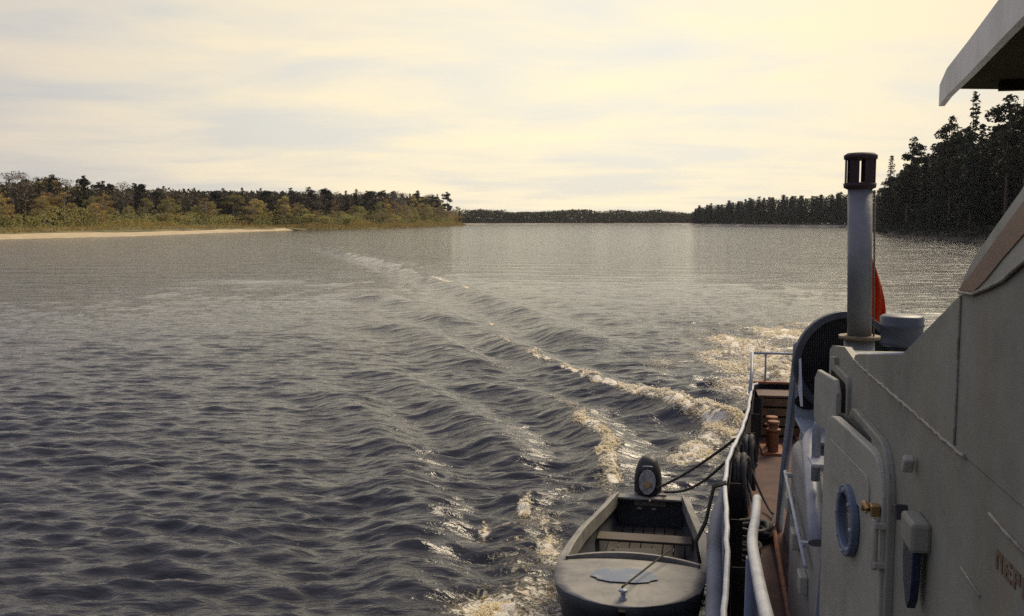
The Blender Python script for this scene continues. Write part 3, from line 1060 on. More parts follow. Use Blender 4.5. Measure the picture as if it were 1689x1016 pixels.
def shore_brush():
    rs = np.random.RandomState(5)
    pts = []
    s = s0
    while s < s1:
        pos, k = at_arc(P_L, N_L, A_L, s, 0)
        w = sand_w(k)
        hh = 0.5 + 1.6 * float(vnoise(np.array([s]), np.array([0.0]), 9.0, 21)[0]) ** 2 * 1.6
        for _ in range(42 if pos[1] < 340 else 80):
            off = w + abs(rs.normal(0, 1)) * 5 - (1.0 if w < 1.5 else 0)
            q, _k = at_arc(P_L, N_L, A_L, min(s + rs.uniform(0, 1.2), s1 - 0.1), off)
            pts.append((q[0], q[1], (1.0 if w > 1.5 else 0.1 + min(0.9, max(0, off) * 0.35)) + min(1.0, max(0, off - w) * 0.08) + rs.rand() * hh))
        s += 1.2
    scatter_mass("shore_brush", pts, 0.55, LF_SHR, rs)
    tag(bpy.data.objects["shore_brush"], "low yellow-green brush and grass along the edge of the sandy bank", "undergrowth")
    pts = []
    for _ in range(110000):
        s = rs.uniform(s0, s1)
        w = sand_w(_k2 := min(max(int(np.searchsorted(A_L, s)) - 1, 0), len(P_L) - 2))
        q, kk = at_arc(P_L, N_L, A_L, s, w + rs.uniform(22, 60) * (0.6 if P_L[_k2][1] > 330 else 1))
        H = left_h(q[1]) * (0.66 + 0.26 * snoise(s, 4.5, 3))
        pts.append((q[0], q[1], 2 + rs.rand() * H))
    o = scatter_mass("forest", pts, 1.15, leaf_mat("wood_depth", (0.06, 0.057, 0.03), (0.13, 0.10, 0.055), 0.0, 0.12), rs)
    tag(o, "dark depth of the forest filling in behind the sandy bank's trees", "forest")
    pts = []
    for _ in range(42000):
        s = rs.uniform(s0, s1)
        q, kk = at_arc(P_L, N_L, A_L, s, rs.uniform(60, 190))
        pts.append((q[0], q[1], 2 + rs.rand() * left_h(q[1]) * (0.70 + 0.3 * snoise(s, 7.0, 5))))
    o = scatter_mass("forest", pts, 2.4, MATS["wood_depth"], rs)
    tag(o, "grey-brown wood stretching far back behind the sandy bank", "forest")
    pts = []
    for _ in range(30000):
        s = rs.uniform(s0, s1)
        k2 = min(max(int(np.searchsorted(A_L, s)) - 1, 0), len(P_L) - 2)
        q, kk = at_arc(P_L, N_L, A_L, s, sand_w(k2) + (12 if P_L[k2][1] < 330 else 6) + rs.normal(0, 2.2))
        pts.append((q[0], q[1], 1.5 + rs.rand() ** 1.2 * (1.2 + 4.6 * snoise(s, 5.0, 8) * (0.5 + snoise(s, 17.0, 11)))))
    o = scatter_mass("shrubbery", pts, 0.5, LF_OLV, rs)
    tag(o, "continuous olive willow scrub along the foot of the autumn trees", "scrub")


shore_brush()

# ---- right bank near forest
A_R = arc(P_R)
PROF_R = [(0, 0.0), (1.2, 0.5), (4, 1.4), (12, 2.6), (40, 4.0), (260, 6.0)]


def bank_right():
    rs = np.random.RandomState(9)
    sA = A_R[np.argmin(np.abs(P_R[:, 1] - 60))]
    sB = A_R[-1]
    s = sA
    while s < sB:
        for off in (5, 10, 16):
            o_ = off + tr_rng.uniform(-2, 2)
            p, k = at_arc(P_R, N_R, A_R, min(s + tr_rng.uniform(-2.5, 2.5), sB - 0.1), o_)
            y = p[1]
            H = float(np.interp(y, [100, 170, 230, 280, 330, 400, 470], [23, 22.5, 20.5, 18.5, 16, 15, 14.5])) * tr_rng.uniform(0.78, 1.04) * (1.0 if off > 5 else 0.8)
            kind = tr_rng.choices(["pine", "spruce"], [3, 3])[0]
            lab = {"pine": "dark bushy pine packed in the shaded forest across the water behind the exhaust pipe",
                   "spruce": "dark spruce packed in the shaded forest across the water behind the exhaust pipe"}[kind]
            plant(kind, p[0], p[1], ground_z(o_, PROF_R), H, lab, "pines of the shaded forest" if kind == "pine" else "spruces of the shaded forest", fat=tr_rng.uniform(1.1, 1.45))
        s += 6.2 if s < A_R[np.argmin(np.abs(P_R[:, 1] - 300))] else 9
    for (px, yy, top, kd, fat, lab) in ((1500, 240, 228, "pine", 0.95, "leaning pine with a clear top at the outer corner of the shaded forest"),
                           (1562, 205, 194, "pine", 0.95, "open tufted pine rising from the shaded forest, left of the spire-topped spruce"),
                           (1598, 182, 150, "spruce", 0.8, "tall spire-topped spruce standing highest in the shaded forest under the roof corner"),
                           (1655, 172, 160, "pine", 1.2, "broad tall pine in the shaded forest below the wheelhouse roof edge"),
                           (1684, 160, 168, "pine", 1.2, "broad pine in the shaded forest at the frame edge beneath the roof"),
                           (1465, 268, 255, "spruce", 1.0, "outermost spruce of the shaded forest just past the exhaust pipe")):
        x = (px - 844.5) / F_PX * yy
        topz = CAM_Z + (362 - top) / F_PX * yy
        t_ = 3.0
        plant(kd, x, yy, t_, topz - t_, lab, fat=fat)
    pts = []
    for _ in range(36000):
        s = rs.uniform(sA, sB)
        off = rs.uniform(7, 26)
        q, k = at_arc(P_R, N_R, A_R, s, off)
        H = float(np.interp(q[1], [100, 170, 230, 280, 330, 400, 470], [17, 17, 16, 14.5, 12, 11, 10.5]))
        pts.append((q[0], q[1], ground_z(off, PROF_R) + rs.rand() * H))
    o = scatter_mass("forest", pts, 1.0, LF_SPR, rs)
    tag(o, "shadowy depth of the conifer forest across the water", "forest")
    pts = []
    for _ in range(12000):
        s = rs.uniform(sA, sB)
        off = rs.uniform(0.3, 5.5)
        q, k = at_arc(P_R, N_R, A_R, s, off)
        pts.append((q[0], q[1], ground_z(off, PROF_R) + rs.rand() ** 2 * 1.8))
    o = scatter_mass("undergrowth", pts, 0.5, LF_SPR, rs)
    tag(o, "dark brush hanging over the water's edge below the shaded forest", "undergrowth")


bank_right()


def bank_mid():
    rs = np.random.RandomState(19)
    A = arc(P_M)
    s = 0
    while s < A[-1] * 0.72:
        for off in (6, 13):
            p, k = at_arc(P_M, N_M, A, min(s + tr_rng.uniform(-2.5, 2.5), A[-1] - 0.1), off + tr_rng.uniform(-2, 2))
            H = float(np.interp(p[1], [470, 600, 650, 720], [18, 16.5, 13, 9])) * tr_rng.uniform(0.84, 1.0)
            plant("spruce", p[0], p[1], 1.5, H, "distant dark spruce in the spired row left of the exhaust pipe", "spruces of the distant spired row", fat=tr_rng.uniform(1.9, 2.6))
        s += 5.2
    pts = []
    for _ in range(26000):
        q, k = at_arc(P_M, N_M, A, rs.uniform(0, A[-1] * 0.8), rs.uniform(4, 24))
        pts.append((q[0], q[1], 1 + rs.rand() * (float(np.interp(q[1], [470, 600, 650, 720], [16.5, 15.2, 12, 8.5]))) * (0.85 + 0.15 * snoise(q[1], 6.0, 9))))
    o = scatter_mass("forest", pts, 1.1, LF_SPR, rs)
    tag(o, "dark filling of the distant spruce wood left of the exhaust pipe", "forest")
    # bank across the bend: reads as one mass
    A = arc(P_F)
    pts = []
    for _ in range(70000):
        s = rs.uniform(0, A[-1])
        off = 4 + 70 * rs.rand() ** 2
        q, k = at_arc(P_F, N_F, A, s, off)
        H = 5.5 + 4.5 * snoise(s, 15.0, 1) + 2.2 * snoise(s + off, 4.0, 2)
        if q[0] > 145: H *= 0.8
        pts.append((q[0], q[1], 1 + rs.rand() ** 0.8 * H))
    o = scatter_mass("forest", pts, 1.3, leaf_mat("far_wood", (0.05, 0.055, 0.03), (0.10, 0.09, 0.04), 0.0, 0.2), rs)
    tag(o, "low hazy wood closing the river at the bend", "forest")


bank_mid()

# pale weathered boulder / snag details on the shores
rk = MB()
rs_ = random.Random(2)
r = bmesh.ops.create_icosphere(rk.bm, subdivisions=2, radius=1.0)
for v in r["verts"]:
    v.co *= rs_.uniform(0.85, 1.12)
    v.co.z *= 0.75
bx_, by_ = river(295, 374, 1.4)
o = rk.build("boulder", mat("pale_rock", (0.55, 0.52, 0.46), (0.40, 0.37, 0.32), rough=0.9, scale=2))
o.location = (*river(296, 377, 1.2), 1.3)
tag(o, "pale boulder at the top of the sandy bank before the autumn trees", "boulder")
sn = MB()
bx_, by_ = river(1385, 374, 0.3)
for (a, b, r_) in (((0, 0, 0.1), (7, 1, 0.7), 0.28), ((2.5, 0.4, 0.4), (3.2, 1.2, 1.6), 0.12), ((0, 0, 0.1), (-1.2, -0.6, 1.0), 0.14), ((0, 0, 0.1), (-0.9, 0.8, 0.5), 0.12)):
    sn.tube([a, ((a[0] + b[0]) / 2, (a[1] + b[1]) / 2, (a[2] + b[2]) / 2 + 0.1), b], r_, n=6, r_list=[r_, r_ * 0.8, r_ * 0.3])
o = sn.build("driftwood", mat("driftwood", (0.10, 0.085, 0.07), (0.2, 0.18, 0.15), rough=0.9))
o.location = (bx_, by_, 0.1)
tag(o, "dark driftwood trunk stranded on the pale spit beside the exhaust pipe", "driftwood")

# ================================================================== THE RIVER BOAT
# ship frame: u = metres aft of the camera, v = metres to the right of it, z up;  local x = v, y = u
P_PAINT = mat("cream_paint", (0.26, 0.258, 0.20), (0.18, 0.18, 0.14), chips=(0.12, 0.075, 0.04), rough=0.6, scale=2.6, bump=0.012, bscale=2.2, stain=(0.25, 0.19, 0.09), stain_amt=0.6)
P_DOOR = mat("door_paint", (0.37, 0.365, 0.29), (0.27, 0.268, 0.21), chips=(0.13, 0.085, 0.045), rough=0.55, scale=3.5, bump=0.007, bscale=6.0, stain=(0.38, 0.33, 0.22), stain_amt=0.25)
P_GREY = mat("grey_paint", (0.27, 0.31, 0.34), (0.21, 0.245, 0.28), rough=0.5, scale=5, bump=0.003, bscale=14, stain=(0.22, 0.17, 0.11), stain_amt=0.35)
P_RAIL = mat("rail_paint", (0.46, 0.475, 0.48), (0.34, 0.355, 0.37), rough=0.42, scale=9, bump=0.002, bscale=25)
P_BLUE = mat("blue_paint", (0.12, 0.155, 0.215), (0.08, 0.105, 0.15), rough=0.5, scale=6)
P_BLACK = mat("black_paint", (0.013, 0.012, 0.013), (0.024, 0.02, 0.02), rough=0.55, scale=8)
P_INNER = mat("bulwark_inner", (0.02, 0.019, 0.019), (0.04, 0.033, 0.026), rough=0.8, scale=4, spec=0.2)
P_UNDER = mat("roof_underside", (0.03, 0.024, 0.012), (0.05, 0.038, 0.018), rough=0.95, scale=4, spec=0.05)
P_DECK = mat("deck_red", (0.105, 0.052, 0.04), (0.06, 0.034, 0.028), chips=(0.16, 0.13, 0.11), rough=0.75, scale=3.5, bump=0.004, bscale=30, lo=0.35, hi=0.6, spec=0.2)
P_RUST = mat("rust", (0.24, 0.085, 0.03), (0.13, 0.05, 0.025), rough=0.7, scale=7, bump=0.003, bscale=25)
P_BROWN = mat("stripe_brown", (0.20, 0.11, 0.065), (0.16, 0.09, 0.055), rough=0.5, scale=4)
P_WELD = mat("weld_seam", (0.30, 0.29, 0.23), (0.20, 0.17, 0.12), rough=0.55, scale=14, bump=0.01, bscale=40)
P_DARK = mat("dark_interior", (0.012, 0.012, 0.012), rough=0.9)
P_BRASS = mat("brass", (0.45, 0.30, 0.10), (0.25, 0.15, 0.06), rough=0.4, metal=0.8, scale=12)
P_GLASS = mat("dull_glass", (0.05, 0.055, 0.05), (0.10, 0.10, 0.09), rough=0.15, scale=5, spec=0.8)
P_RUBBER = mat("rubber", (0.012, 0.012, 0.012), (0.025, 0.024, 0.022), rough=0.75, scale=8)
P_ROPE = mat("dark_rope", (0.035, 0.03, 0.024), (0.07, 0.06, 0.045), rough=0.95, scale=30)
P_HULL = mat("hull_paint", (0.17, 0.195, 0.225), (0.11, 0.125, 0.145), rough=0.7, scale=2, stain=(0.12, 0.09, 0.06), stain_amt=0.5)

OFF = (2.45, 5.0, 0.0)                     # the boat's own origin (v, u, z)
wx, wy = deck_world(5.0, 2.45)
ship = empty("river_boat", (wx, wy, 0), -ANG,
             "cream and grey working river boat with brown-striped wheelhouse, seen looking aft along its side deck", "boat")


def S(u, v, z):
    return (v, u, z)


def part(mb, name, m, parent=None, bevel=0.0, **kw):
    return mb.build(name, m, parent or ship, bevel=bevel, off=OFF if (parent is None or parent is ship or parent.parent is ship) else None, **kw)


CL = 2.45
HULL = [(-9.0, 1.9), (-7.0, 1.0), (-5.0, 0.45), (-2.0, 0.12), (1.0, 0.08), (4.0, 0.14), (5.35, 0.185), (6.4, 0.235), (7.3, 0.26), (8.1, 0.27),
        (8.9, 0.32), (9.4, 0.385), (10.2, 0.50), (11.3, 0.63), (12.3, 0.71), (13.1, 0.79), (13.4, 1.05)]


def hull_v(u):
    return float(np.interp(u, [h[0] for h in HULL], [h[1] for h in HULL]))


us = np.linspace(-9, 13.1, 90)
left = [(u, hull_v(u)) for u in us] + [(13.32, 0.9), (13.4, 1.1)]
loop = left + [(u, 2 * CL - v) for u, v in reversed(left)]
loop.append((-10.5, CL))


def off_loop(d, z):
    """outline moved outwards by d at level z"""
    out = []
    n = len(loop)
    for i, (u, v) in enumerate(loop):
        a, b = loop[i - 1], loop[(i + 1) % n]
        tx, ty = b[0] - a[0], b[1] - a[1]
        l = math.hypot(tx, ty)
        out.append(S(u + ty / l * -d * -1 * 0 + (-ty / l) * d * 0 + (ty / l) * (-d) * -1 if False else u + (ty / l) * d * 1.0 * SGN, v - (tx / l) * d * SGN, z))
    return out


SGN = 1.0
_t = off_loop(0.5, 0)
# choose the sign that widens the outline at mid length
if _t[40][0] > loop[40][1]:
    SGN = -1.0
# hull plating with sheer
hb = MB()
hb.grid([off_loop(d, z) for d, z in ((0.0, 1.69), (0.0, 1.1), (0.02, 0.7), (0.0, 0.1), (-0.25, -0.6))], closed=True)
part(hb, "hull", P_HULL)
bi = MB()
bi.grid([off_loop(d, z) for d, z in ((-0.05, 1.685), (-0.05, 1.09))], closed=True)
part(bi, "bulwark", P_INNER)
# ribs (brackets) inside the bulwark
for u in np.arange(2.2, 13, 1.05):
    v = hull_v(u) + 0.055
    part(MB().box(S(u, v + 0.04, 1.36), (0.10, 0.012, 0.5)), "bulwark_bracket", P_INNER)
dk = MB()
dk.bm.faces.new([dk.bm.verts.new(p) for p in off_loop(-0.03, 1.1)])
part(dk, "deck", P_DECK)
# rail cap: one bent tube all the way round the stern, slightly wavy as on the old boat
rl = off_loop(-0.02, 1.71)
wv = random.Random(3)
rail = [Vector(p) + Vector((wv.uniform(-0.006, 0.006), 0, wv.uniform(-0.006, 0.006))) for p in rl]
part(MB().tube(rail[20:-21], 0.019, n=10), "rail_cap", P_RAIL)
# rubbing strake
part(MB().tube([Vector(p) for p in off_loop(0.05, 1.20)][6:-7], 0.07, n=10), "rubbing_strake", P_HULL)
part(MB().tube([Vector(p) for p in off_loop(0.03, 0.75)][6:-7], 0.05, n=8), "rubbing_strake", P_HULL)
# stern guard rail
sr = MB()
sr.tube([S(13.25, 0.80, 2.12), S(13.3, 1.1, 2.115), S(13.3, 2.4, 2.11), S(13.3, 3.8, 2.11), S(13.2, 4.1, 2.12)], 0.016, n=8)
sr.tube([S(12.55, 0.74, 1.70), S(12.9, 0.78, 1.92), S(13.25, 0.80, 2.12)], 0.022, n=8)
for v in (0.98, 1.9, 2.9, 3.8):
    sr.tube([S(13.3, v, 1.7), S(13.3, v, 2.115)], 0.013, n=8)
part(sr, "stern_rail", P_GREY)
# rusty stern coaming inside the transom
st = MB()
st.box(S(13.28, CL, 1.725), (3.25, 0.10, 0.03))
part(st, "transom_cap", P_RUST, bevel=0.005)
# waterway pipe along the foot of the deckhouse
part(MB().tube([S(2.0, 0.665, 1.15), S(5.0, 0.67, 1.15), S(6.9, 0.70, 1.15), S(8.8, 0.75, 1.15)], 0.022, n=8), "deck_pipe", P_RUST)

# ---- deckhouse: plate on the side facing us, with door opening
MW = Matrix(((0, 0, 1, 0), (1, 0, 0, 0), (0, 1, 0, 0), (0, 0, 0, 1)))      # local x->u(y), y->z, z->v(x)


def wallM(v):
    return Matrix.Translation((v, 0, 0)) @ MW


wall_out = [(-4.0, 1.1), (5.17, 1.1), (5.17, 3.235), (5.08, 3.265), (4.68, 3.31), (4.40, 3.288), (-4.0, 3.288)]
opening = rrect(3.50, 4.33, 1.36, 3.04, 0.16)
flap_hole = rrect(4.62, 4.98, 2.98, 3.13, 0.03)
part(MB().plate(wall_out, 0.03, holes=(opening,), M=wallM(0.70)), "deckhouse_wall", P_PAINT)
# upper plate: bulwark of the bridge sweeping up to the wheelhouse (set 3 mm proud)
up = [(-4.0, 3.292), (4.40, 3.292), (4.36, 3.318), (3.43, 3.445), (2.735, 3.700), (2.72, 3.722), (2.60, 3.80), (2.45, 3.872), (2.27, 3.955), (2.0, 4.10), (1.7, 4.40), (-4.0, 4.40)]
window = rrect(-0.6, 1.2, 3.72, 4.25, 0.06)
part(MB().plate(up, 0.03, holes=(window,), M=wallM(0.697)), "wheelhouse_side", P_PAINT)
part(MB().plate(rrect(-0.6, 1.2, 3.72, 4.25, 0.06), 0.006, M=wallM(0.712)), "window", P_GLASS)
# white and brown bands of the wheelhouse flare
fl = Matrix.Translation((0.690, 0, 0)) @ MW
part(MB().plate([(2.722, 3.712), (2.70, 3.735), (2.60, 3.802), (2.45, 3.875), (2.27, 3.958), (2.0, 4.105), (2.0, 3.885), (2.26, 3.800), (2.36, 3.765), (2.46, 3.742), (2.60, 3.715)], 0.007, M=fl), "flare_panel", P_DOOR)
part(MB().plate([(2.716, 3.716), (2.58, 3.775), (2.42, 3.852), (2.24, 3.935), (2.0, 4.04), (2.0, 3.96), (2.24, 3.862), (2.36, 3.812), (2.48, 3.757), (2.58, 3.7205)], 0.004, M=Matrix.Translation((0.6865, 0, 0)) @ MW), "stripe", P_BROWN)
# weld seams
ws = MB()
jit = random.Random(8)
ws.tube([S(u, 0.696 + jit.uniform(-0.002, 0.002), 3.290 + jit.uniform(-0.003, 0.003)) for u in np.arange(2.62, 4.42, 0.03)], 0.0065, n=6)
ws.tube([S(2.722, 0.694, z) for z in np.arange(3.30, 3.70, 0.05)], 0.004, n=6)
ws.tube([S(u, 0.690, z) for u, z in ((2.72, 3.710), (2.60, 3.713), (2.46, 3.740), (2.36, 3.763), (2.26, 3.798), (2.0, 3.883))], 0.005, n=6)
ws.tube([S(2.40, 0.697, 3.21), S(2.28, 0.697, 3.203), S(2.05, 0.697, 3.20)], 0.005, n=6)
ws.tube([S(2.62, 0.698, 3.0), S(2.45, 0.698, 2.99)], 0.004, n=6)
part(ws, "weld_seam", P_WELD)
ed = MB()
ed.tube([S(4.36, 0.712, 3.320), S(3.44, 0.712, 3.447)], 0.007, n=6)
part(ed, "plate_edge", P_RAIL)
# rest of the deckhouse and wheelhouse volumes
dh = MB()
dh.box(S(5.155, 2.45, 2.165), (3.44, 0.03, 2.13))
dh.box(S(-3.985, 2.45, 2.75), (3.44, 0.03, 3.30))
dh.box(S(0.585, 4.185, 2.19), (0.03, 9.17, 2.18))
part(dh, "deckhouse_wall", P_PAINT)
rf = MB()
rf.box(S(0.60, 2.45, 3.215), (3.40, 9.05, 0.03))
part(rf, "deckhouse_roof", P_GREY)
wh = MB()
wh.box(S(-1.15, 4.185, 3.84), (0.03, 5.7, 1.12))
wh.box(S(1.685, 2.45, 3.50), (3.40, 0.03, 0.5))
part(wh, "wheelhouse_wall", P_PAINT)
# brow of the wheelhouse roof
roof_out = [(-3.8, 0.03), (1.0, 0.59), (2.44, 0.785), (2.67, 0.82), (3.55, 0.93), (4.12, 1.002), (4.20, 1.30), (4.20, 3.60), (4.14, 3.92), (2.44, 4.24), (-3.8, 4.6)]
MR = Matrix(((0, 1, 0, 0), (1, 0, 0, 0), (0, 0, 1, 0), (0, 0, 0, 1)))
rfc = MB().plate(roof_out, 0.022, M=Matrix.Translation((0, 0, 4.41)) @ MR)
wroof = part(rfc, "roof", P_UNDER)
fas = MB()
fo_ = [(-3.8, 0.0, 4.385, 4.51), (1.0, 0.57, 4.385, 4.51), (2.44, 0.765, 4.385, 4.51), (2.8, 0.81, 4.385, 4.505), (3.55, 0.91, 4.385, 4.50), (4.15, 0.985, 4.385, 4.495), (4.50, 1.04, 4.385, 4.475)]
for mir in (0, 1):
    secs = []
    for u, v, z0, z1 in fo_:
        vv = 2 * CL - v if mir else v
        secs.append([S(u, vv - 0.012, z0), S(u, vv - 0.012, z1), S(u, vv + 0.012, z1), S(u, vv + 0.012, z0)])
    fas.grid(secs, smooth=False, closed=True)
    for e_ in (secs[0], secs[-1]):
        fas.quad(*e_)
part(fas, "fascia", mat("fascia_white", (0.75, 0.73, 0.66), (0.60, 0.58, 0.52), chips=(0.3, 0.25, 0.18), rough=0.6, scale=5))
rt = MB()
rt.plate([(-3.8, 0.03), (1.0, 0.60), (2.44, 0.79), (3.55, 0.935), (4.02, 1.00), (4.22, 1.3), (4.22, 3.6), (4.02, 3.91), (2.44, 4.22), (-3.8, 4.6)], 0.03, M=Matrix.Translation((0, 0, 4.455)) @ MR)
part(rt, "roof_sheet", P_DOOR)
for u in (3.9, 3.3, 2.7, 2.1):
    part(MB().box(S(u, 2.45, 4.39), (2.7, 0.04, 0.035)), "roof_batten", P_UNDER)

# ---- door frame, leaf, porthole
df = MB().plate(rrect(3.44, 4.40, 1.29, 3.11, 0.20), 0.03, holes=(rrect(3.50, 4.33, 1.36, 3.04, 0.16),), M=wallM(0.672))
part(df, "door_frame", P_PAINT, bevel=0.006)
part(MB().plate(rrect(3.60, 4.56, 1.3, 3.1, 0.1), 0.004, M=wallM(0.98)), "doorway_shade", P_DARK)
A_D = rad(4.5)
HX, HU = 0.695, 3.475                          # hinge line (v, u)
leafM = Matrix.Translation((HX, HU, 0)) @ Matrix.Rotation(A_D, 4, "Z") @ MW
door = part(MB().plate(rrect(0.0, 0.95, 1.34, 3.065, 0.17), 0.035, M=Matrix.Translation((HX, HU, 0)) @ Matrix.Rotation(A_D, 4, "Z") @ MW @ Matrix.Translation((0, 0, -0.035))), "door", P_DOOR, bevel=0.012)
DM = Matrix.Translation((HX, HU, 0)) @ Matrix.Rotation(A_D, 4, "Z") @ MW


def sub(mb, name, m, parent, **kw):
    return mb.build(name, m, parent, off=OFF, **kw)


sub(MB().plate(rrect(-0.012, 0.962, 1.328, 3.077, 0.18), 0.012, M=DM @ Matrix.Translation((0, 0, 0.001))), "gasket", P_RUBBER, door)
sub(MB().plate(rrect(0.16, 0.84, 2.82, 2.965, 0.06), 0.007, M=DM @ Matrix.Translation((0, 0, -0.042))), "stiffener", P_DOOR, door, bevel=0.003)
PC = (0.425, 2.725)
ph = MB().plate(circ(*PC, 0.140), 0.03, holes=(circ(*PC, 0.106),), M=DM @ Matrix.Translation((0, 0, -0.066)))
port = sub(ph, "porthole", P_BLUE, door, bevel=0.006)
sub(MB().plate(circ(*PC, 0.115), 0.006, M=DM @ Matrix.Translation((0, 0, -0.044))), "porthole_glass", P_GLASS, door)
for k in range(8):
    a = 2 * math.pi * k / 8
    bt_ = MB().plate(circ(PC[0] + 0.123 * math.cos(a), PC[1] + 0.123 * math.sin(a), 0.0075, 8), 0.008, M=DM @ Matrix.Translation((0, 0, -0.073)))
    sub(bt_, "bolt", P_RAIL, door)
for zc in (2.77, 1.93):
    hg = MB()
    hg.box(S(3.49, 0.665, zc + 0.07), (0.06, 0.07, 0.022))
    hg.box(S(3.49, 0.665, zc - 0.07), (0.06, 0.07, 0.022))
    hg.tube([S(3.475, 0.640, zc - 0.09), S(3.475, 0.640, zc + 0.09)], 0.012, n=8)
    sub(hg, "hinge", P_DOOR, door, bevel=0.003)
lk = MB().box(S(3.50, 0.640, 2.885), (0.03, 0.045, 0.04)).tube([S(3.50, 0.62, 2.885), S(3.53, 0.61, 2.90), S(3.56, 0.615, 2.87)], 0.011, n=8)
sub(lk, "catch", P_BRASS, door, bevel=0.005)

# small ventilation flap further aft on the wall
FM = Matrix.Translation((0.675, 4.52, 0)) @ Matrix.Rotation(rad(5), 4, "Z") @ MW
part(MB().plate([(0, 2.90), (0.44, 2.90), (0.46, 2.93), (0.46, 3.12), (0.40, 3.165), (0.05, 3.175), (0.0, 3.12)], 0.024, M=FM @ Matrix.Translation((0, 0, -0.03))), "vent_flap", P_DOOR, bevel=0.006)
part(MB().plate(rrect(4.46, 5.03, 2.86, 3.20, 0.05), 0.02, holes=(rrect(4.50, 4.99, 2.90, 3.16, 0.04),), M=wallM(0.683)), "flap_frame", P_PAINT, bevel=0.004)
part(MB().plate(rrect(4.49, 5.0, 2.89, 3.17, 0.03), 0.003, M=wallM(0.6965)), "flap_shade", P_DARK)  # dark sheet on the closed wall, painting the shade behind the flap
part(MB().plate([(4.86, 3.20), (4.98, 3.20), (4.98, 3.225), (4.86, 3.235)], 0.02, M=wallM(0.68)), "wall_lug", P_PAINT)

# bracket box with long dark blue plate beneath
lb = MB().box(S(3.02, 0.672, 2.965), (0.06, 0.15, 0.09))
part(lb, "bracket_box", P_PAINT, bevel=0.012)
blue_out = [(2.97, 2.915), (3.10, 2.915), (3.105, 2.86), (3.085, 2.79), (3.05, 2.735), (3.02, 2.725), (2.99, 2.76), (2.975, 2.83)]
part(MB().plate(blue_out, 0.025, M=wallM(0.655)), "navy_plate", mat("navy_blue", (0.008, 0.016, 0.04), (0.012, 0.022, 0.05), rough=0.5), bevel=0.004)
part(MB().plate([(3.245, 2.93), (3.335, 2.93), (3.31, 2.965), (3.27, 2.975)], 0.04, M=wallM(0.66)), "wall_lug", P_BLACK, bevel=0.004)
part(MB().box(S(3.17, 0.675, 3.135), (0.035, 0.03, 0.055), Matrix.Rotation(0.5, 3, "X")), "wall_lug", P_DOOR, bevel=0.008)
# painted lettering, cut by the frame
lt = MB()
LZ0, LZ1 = 3.100, 3.145


def letter(u0, strokes, w=0.048):
    for (x0, x1, y0, y1) in strokes:
        lt.plate([(u0 - x0 * w, LZ0 + y0 * 0.045), (u0 - x1 * w, LZ0 + y0 * 0.045), (u0 - x1 * w, LZ0 + y1 * 0.045), (u0 - x0 * w, LZ0 + y1 * 0.045)], 0.002, M=wallM(0.6975))


GL_P = [(0, .32, 0, 1), (.68, 1, 0, 1), (.32, .68, .78, 1)]
GL_E = [(0, .34, 0, 1), (.34, 1, .80, 1), (.34, .9, .40, .60), (.34, 1, 0, .20)]
GL_R = [(0, .34, 0, 1), (.34, 1, .80, 1), (.34, 1, .38, .58), (.70, 1, .58, .80)]
GL_V = [(0, .34, 0, 1), (.34, .9, .80, 1), (.34, .9, .42, .60), (.34, .9, 0, .20), (.68, 1, .06, .42), (.64, .94, .60, .86)]
letter(2.345, GL_P)
letter(2.282, GL_E)
letter(2.222, GL_R)
letter(2.160, GL_V)
part(lt, "lettering", mat("letter_brown", (0.13, 0.075, 0.04), (0.19, 0.14, 0.09), rough=0.7, scale=30))

# ---- handrail of the companion ladder in the foreground
hr = MB().tube(smooth_path([S(5.12, 0.35, 2.445), S(4.6, 0.31, 2.50), S(4.05, 0.262, 2.575), S(3.6, 0.247, 2.625), S(3.0, 0.24, 2.685), S(2.0, 0.23, 2.84), S(1.0, 0.22, 3.0)], 6), 0.022, n=14)
r = bmesh.ops.create_uvsphere(hr.bm, u_segments=14, v_segments=8, radius=0.022)
bmesh.ops.translate(hr.bm, vec=S(5.12, 0.35, 2.445), verts=r["verts"])
for f in hr.bm.faces: f.smooth = True
part(hr, "handrail", P_RAIL)
hs = MB().tube([S(3.75, 0.245, 2.60), S(3.85, 0.235, 1.1)], 0.026, n=10).tube([S(1.2, 0.22, 2.97), S(1.2, 0.22, 1.1)], 0.026, n=10)
part(hs, "handrail_post", P_BLUE)

# ---- casing aft of the deckhouse, alcove with locker, mesh screen
part(MB().box(S(6.0, 0.10, 0), (0.001, 0.001, 0.001)), "cleat", P_BLACK) if False else None
post = MB()
post.tube([S(7.0, 0.735, 3.03), S(7.6, 0.755, 2.38), S(8.2, 0.775, 1.82), S(8.8, 0.80, 1.2), S(8.85, 0.80, 1.1)], 0.034, n=4)
part(post, "casing_stanchion", P_GREY, bevel=0.004)
part(MB().plate([(6.62, 2.66), (7.02, 2.86), (7.02, 3.05), (6.85, 3.05)], 0.015, M=wallM(0.72)), "stanchion_highlight", P_RAIL)  # pale plate painting the white highlight at the stanchion's top
cs = MB()
cs.plate([(7.02, 1.1), (8.80, 1.1), (7.05, 2.96)], 0.02, M=wallM(0.84))
cs.plate([(7.02, 1.1), (8.80, 1.1), (7.05, 2.96)], 0.02, M=wallM(4.06))
cs.bm.faces.new([cs.bm.verts.new(p) for p in (S(8.80, 0.84, 1.1), S(8.80, 4.06, 1.1), S(7.05, 4.06, 2.96), S(7.05, 0.84, 2.96))])
cs.box(S(7.03, 2.45, 2.0), (3.22, 0.03, 1.9))
cs.box(S(6.2, 2.45, 2.93), (2.9, 1.7, 0.03))
cs.box(S(6.2, 1.05, 1.9), (0.03, 1.68, 2.02))
part(cs, "engine_casing", P_GREY)
bl = MB()
bl.box(S(6.93, 0.92, 2.72), (0.40, 0.02, 0.40))
bl.box(S(6.55, 0.90, 2.515), (0.36, 0.78, 0.02))
part(bl, "casing_panel", P_GREY, bevel=0.003)
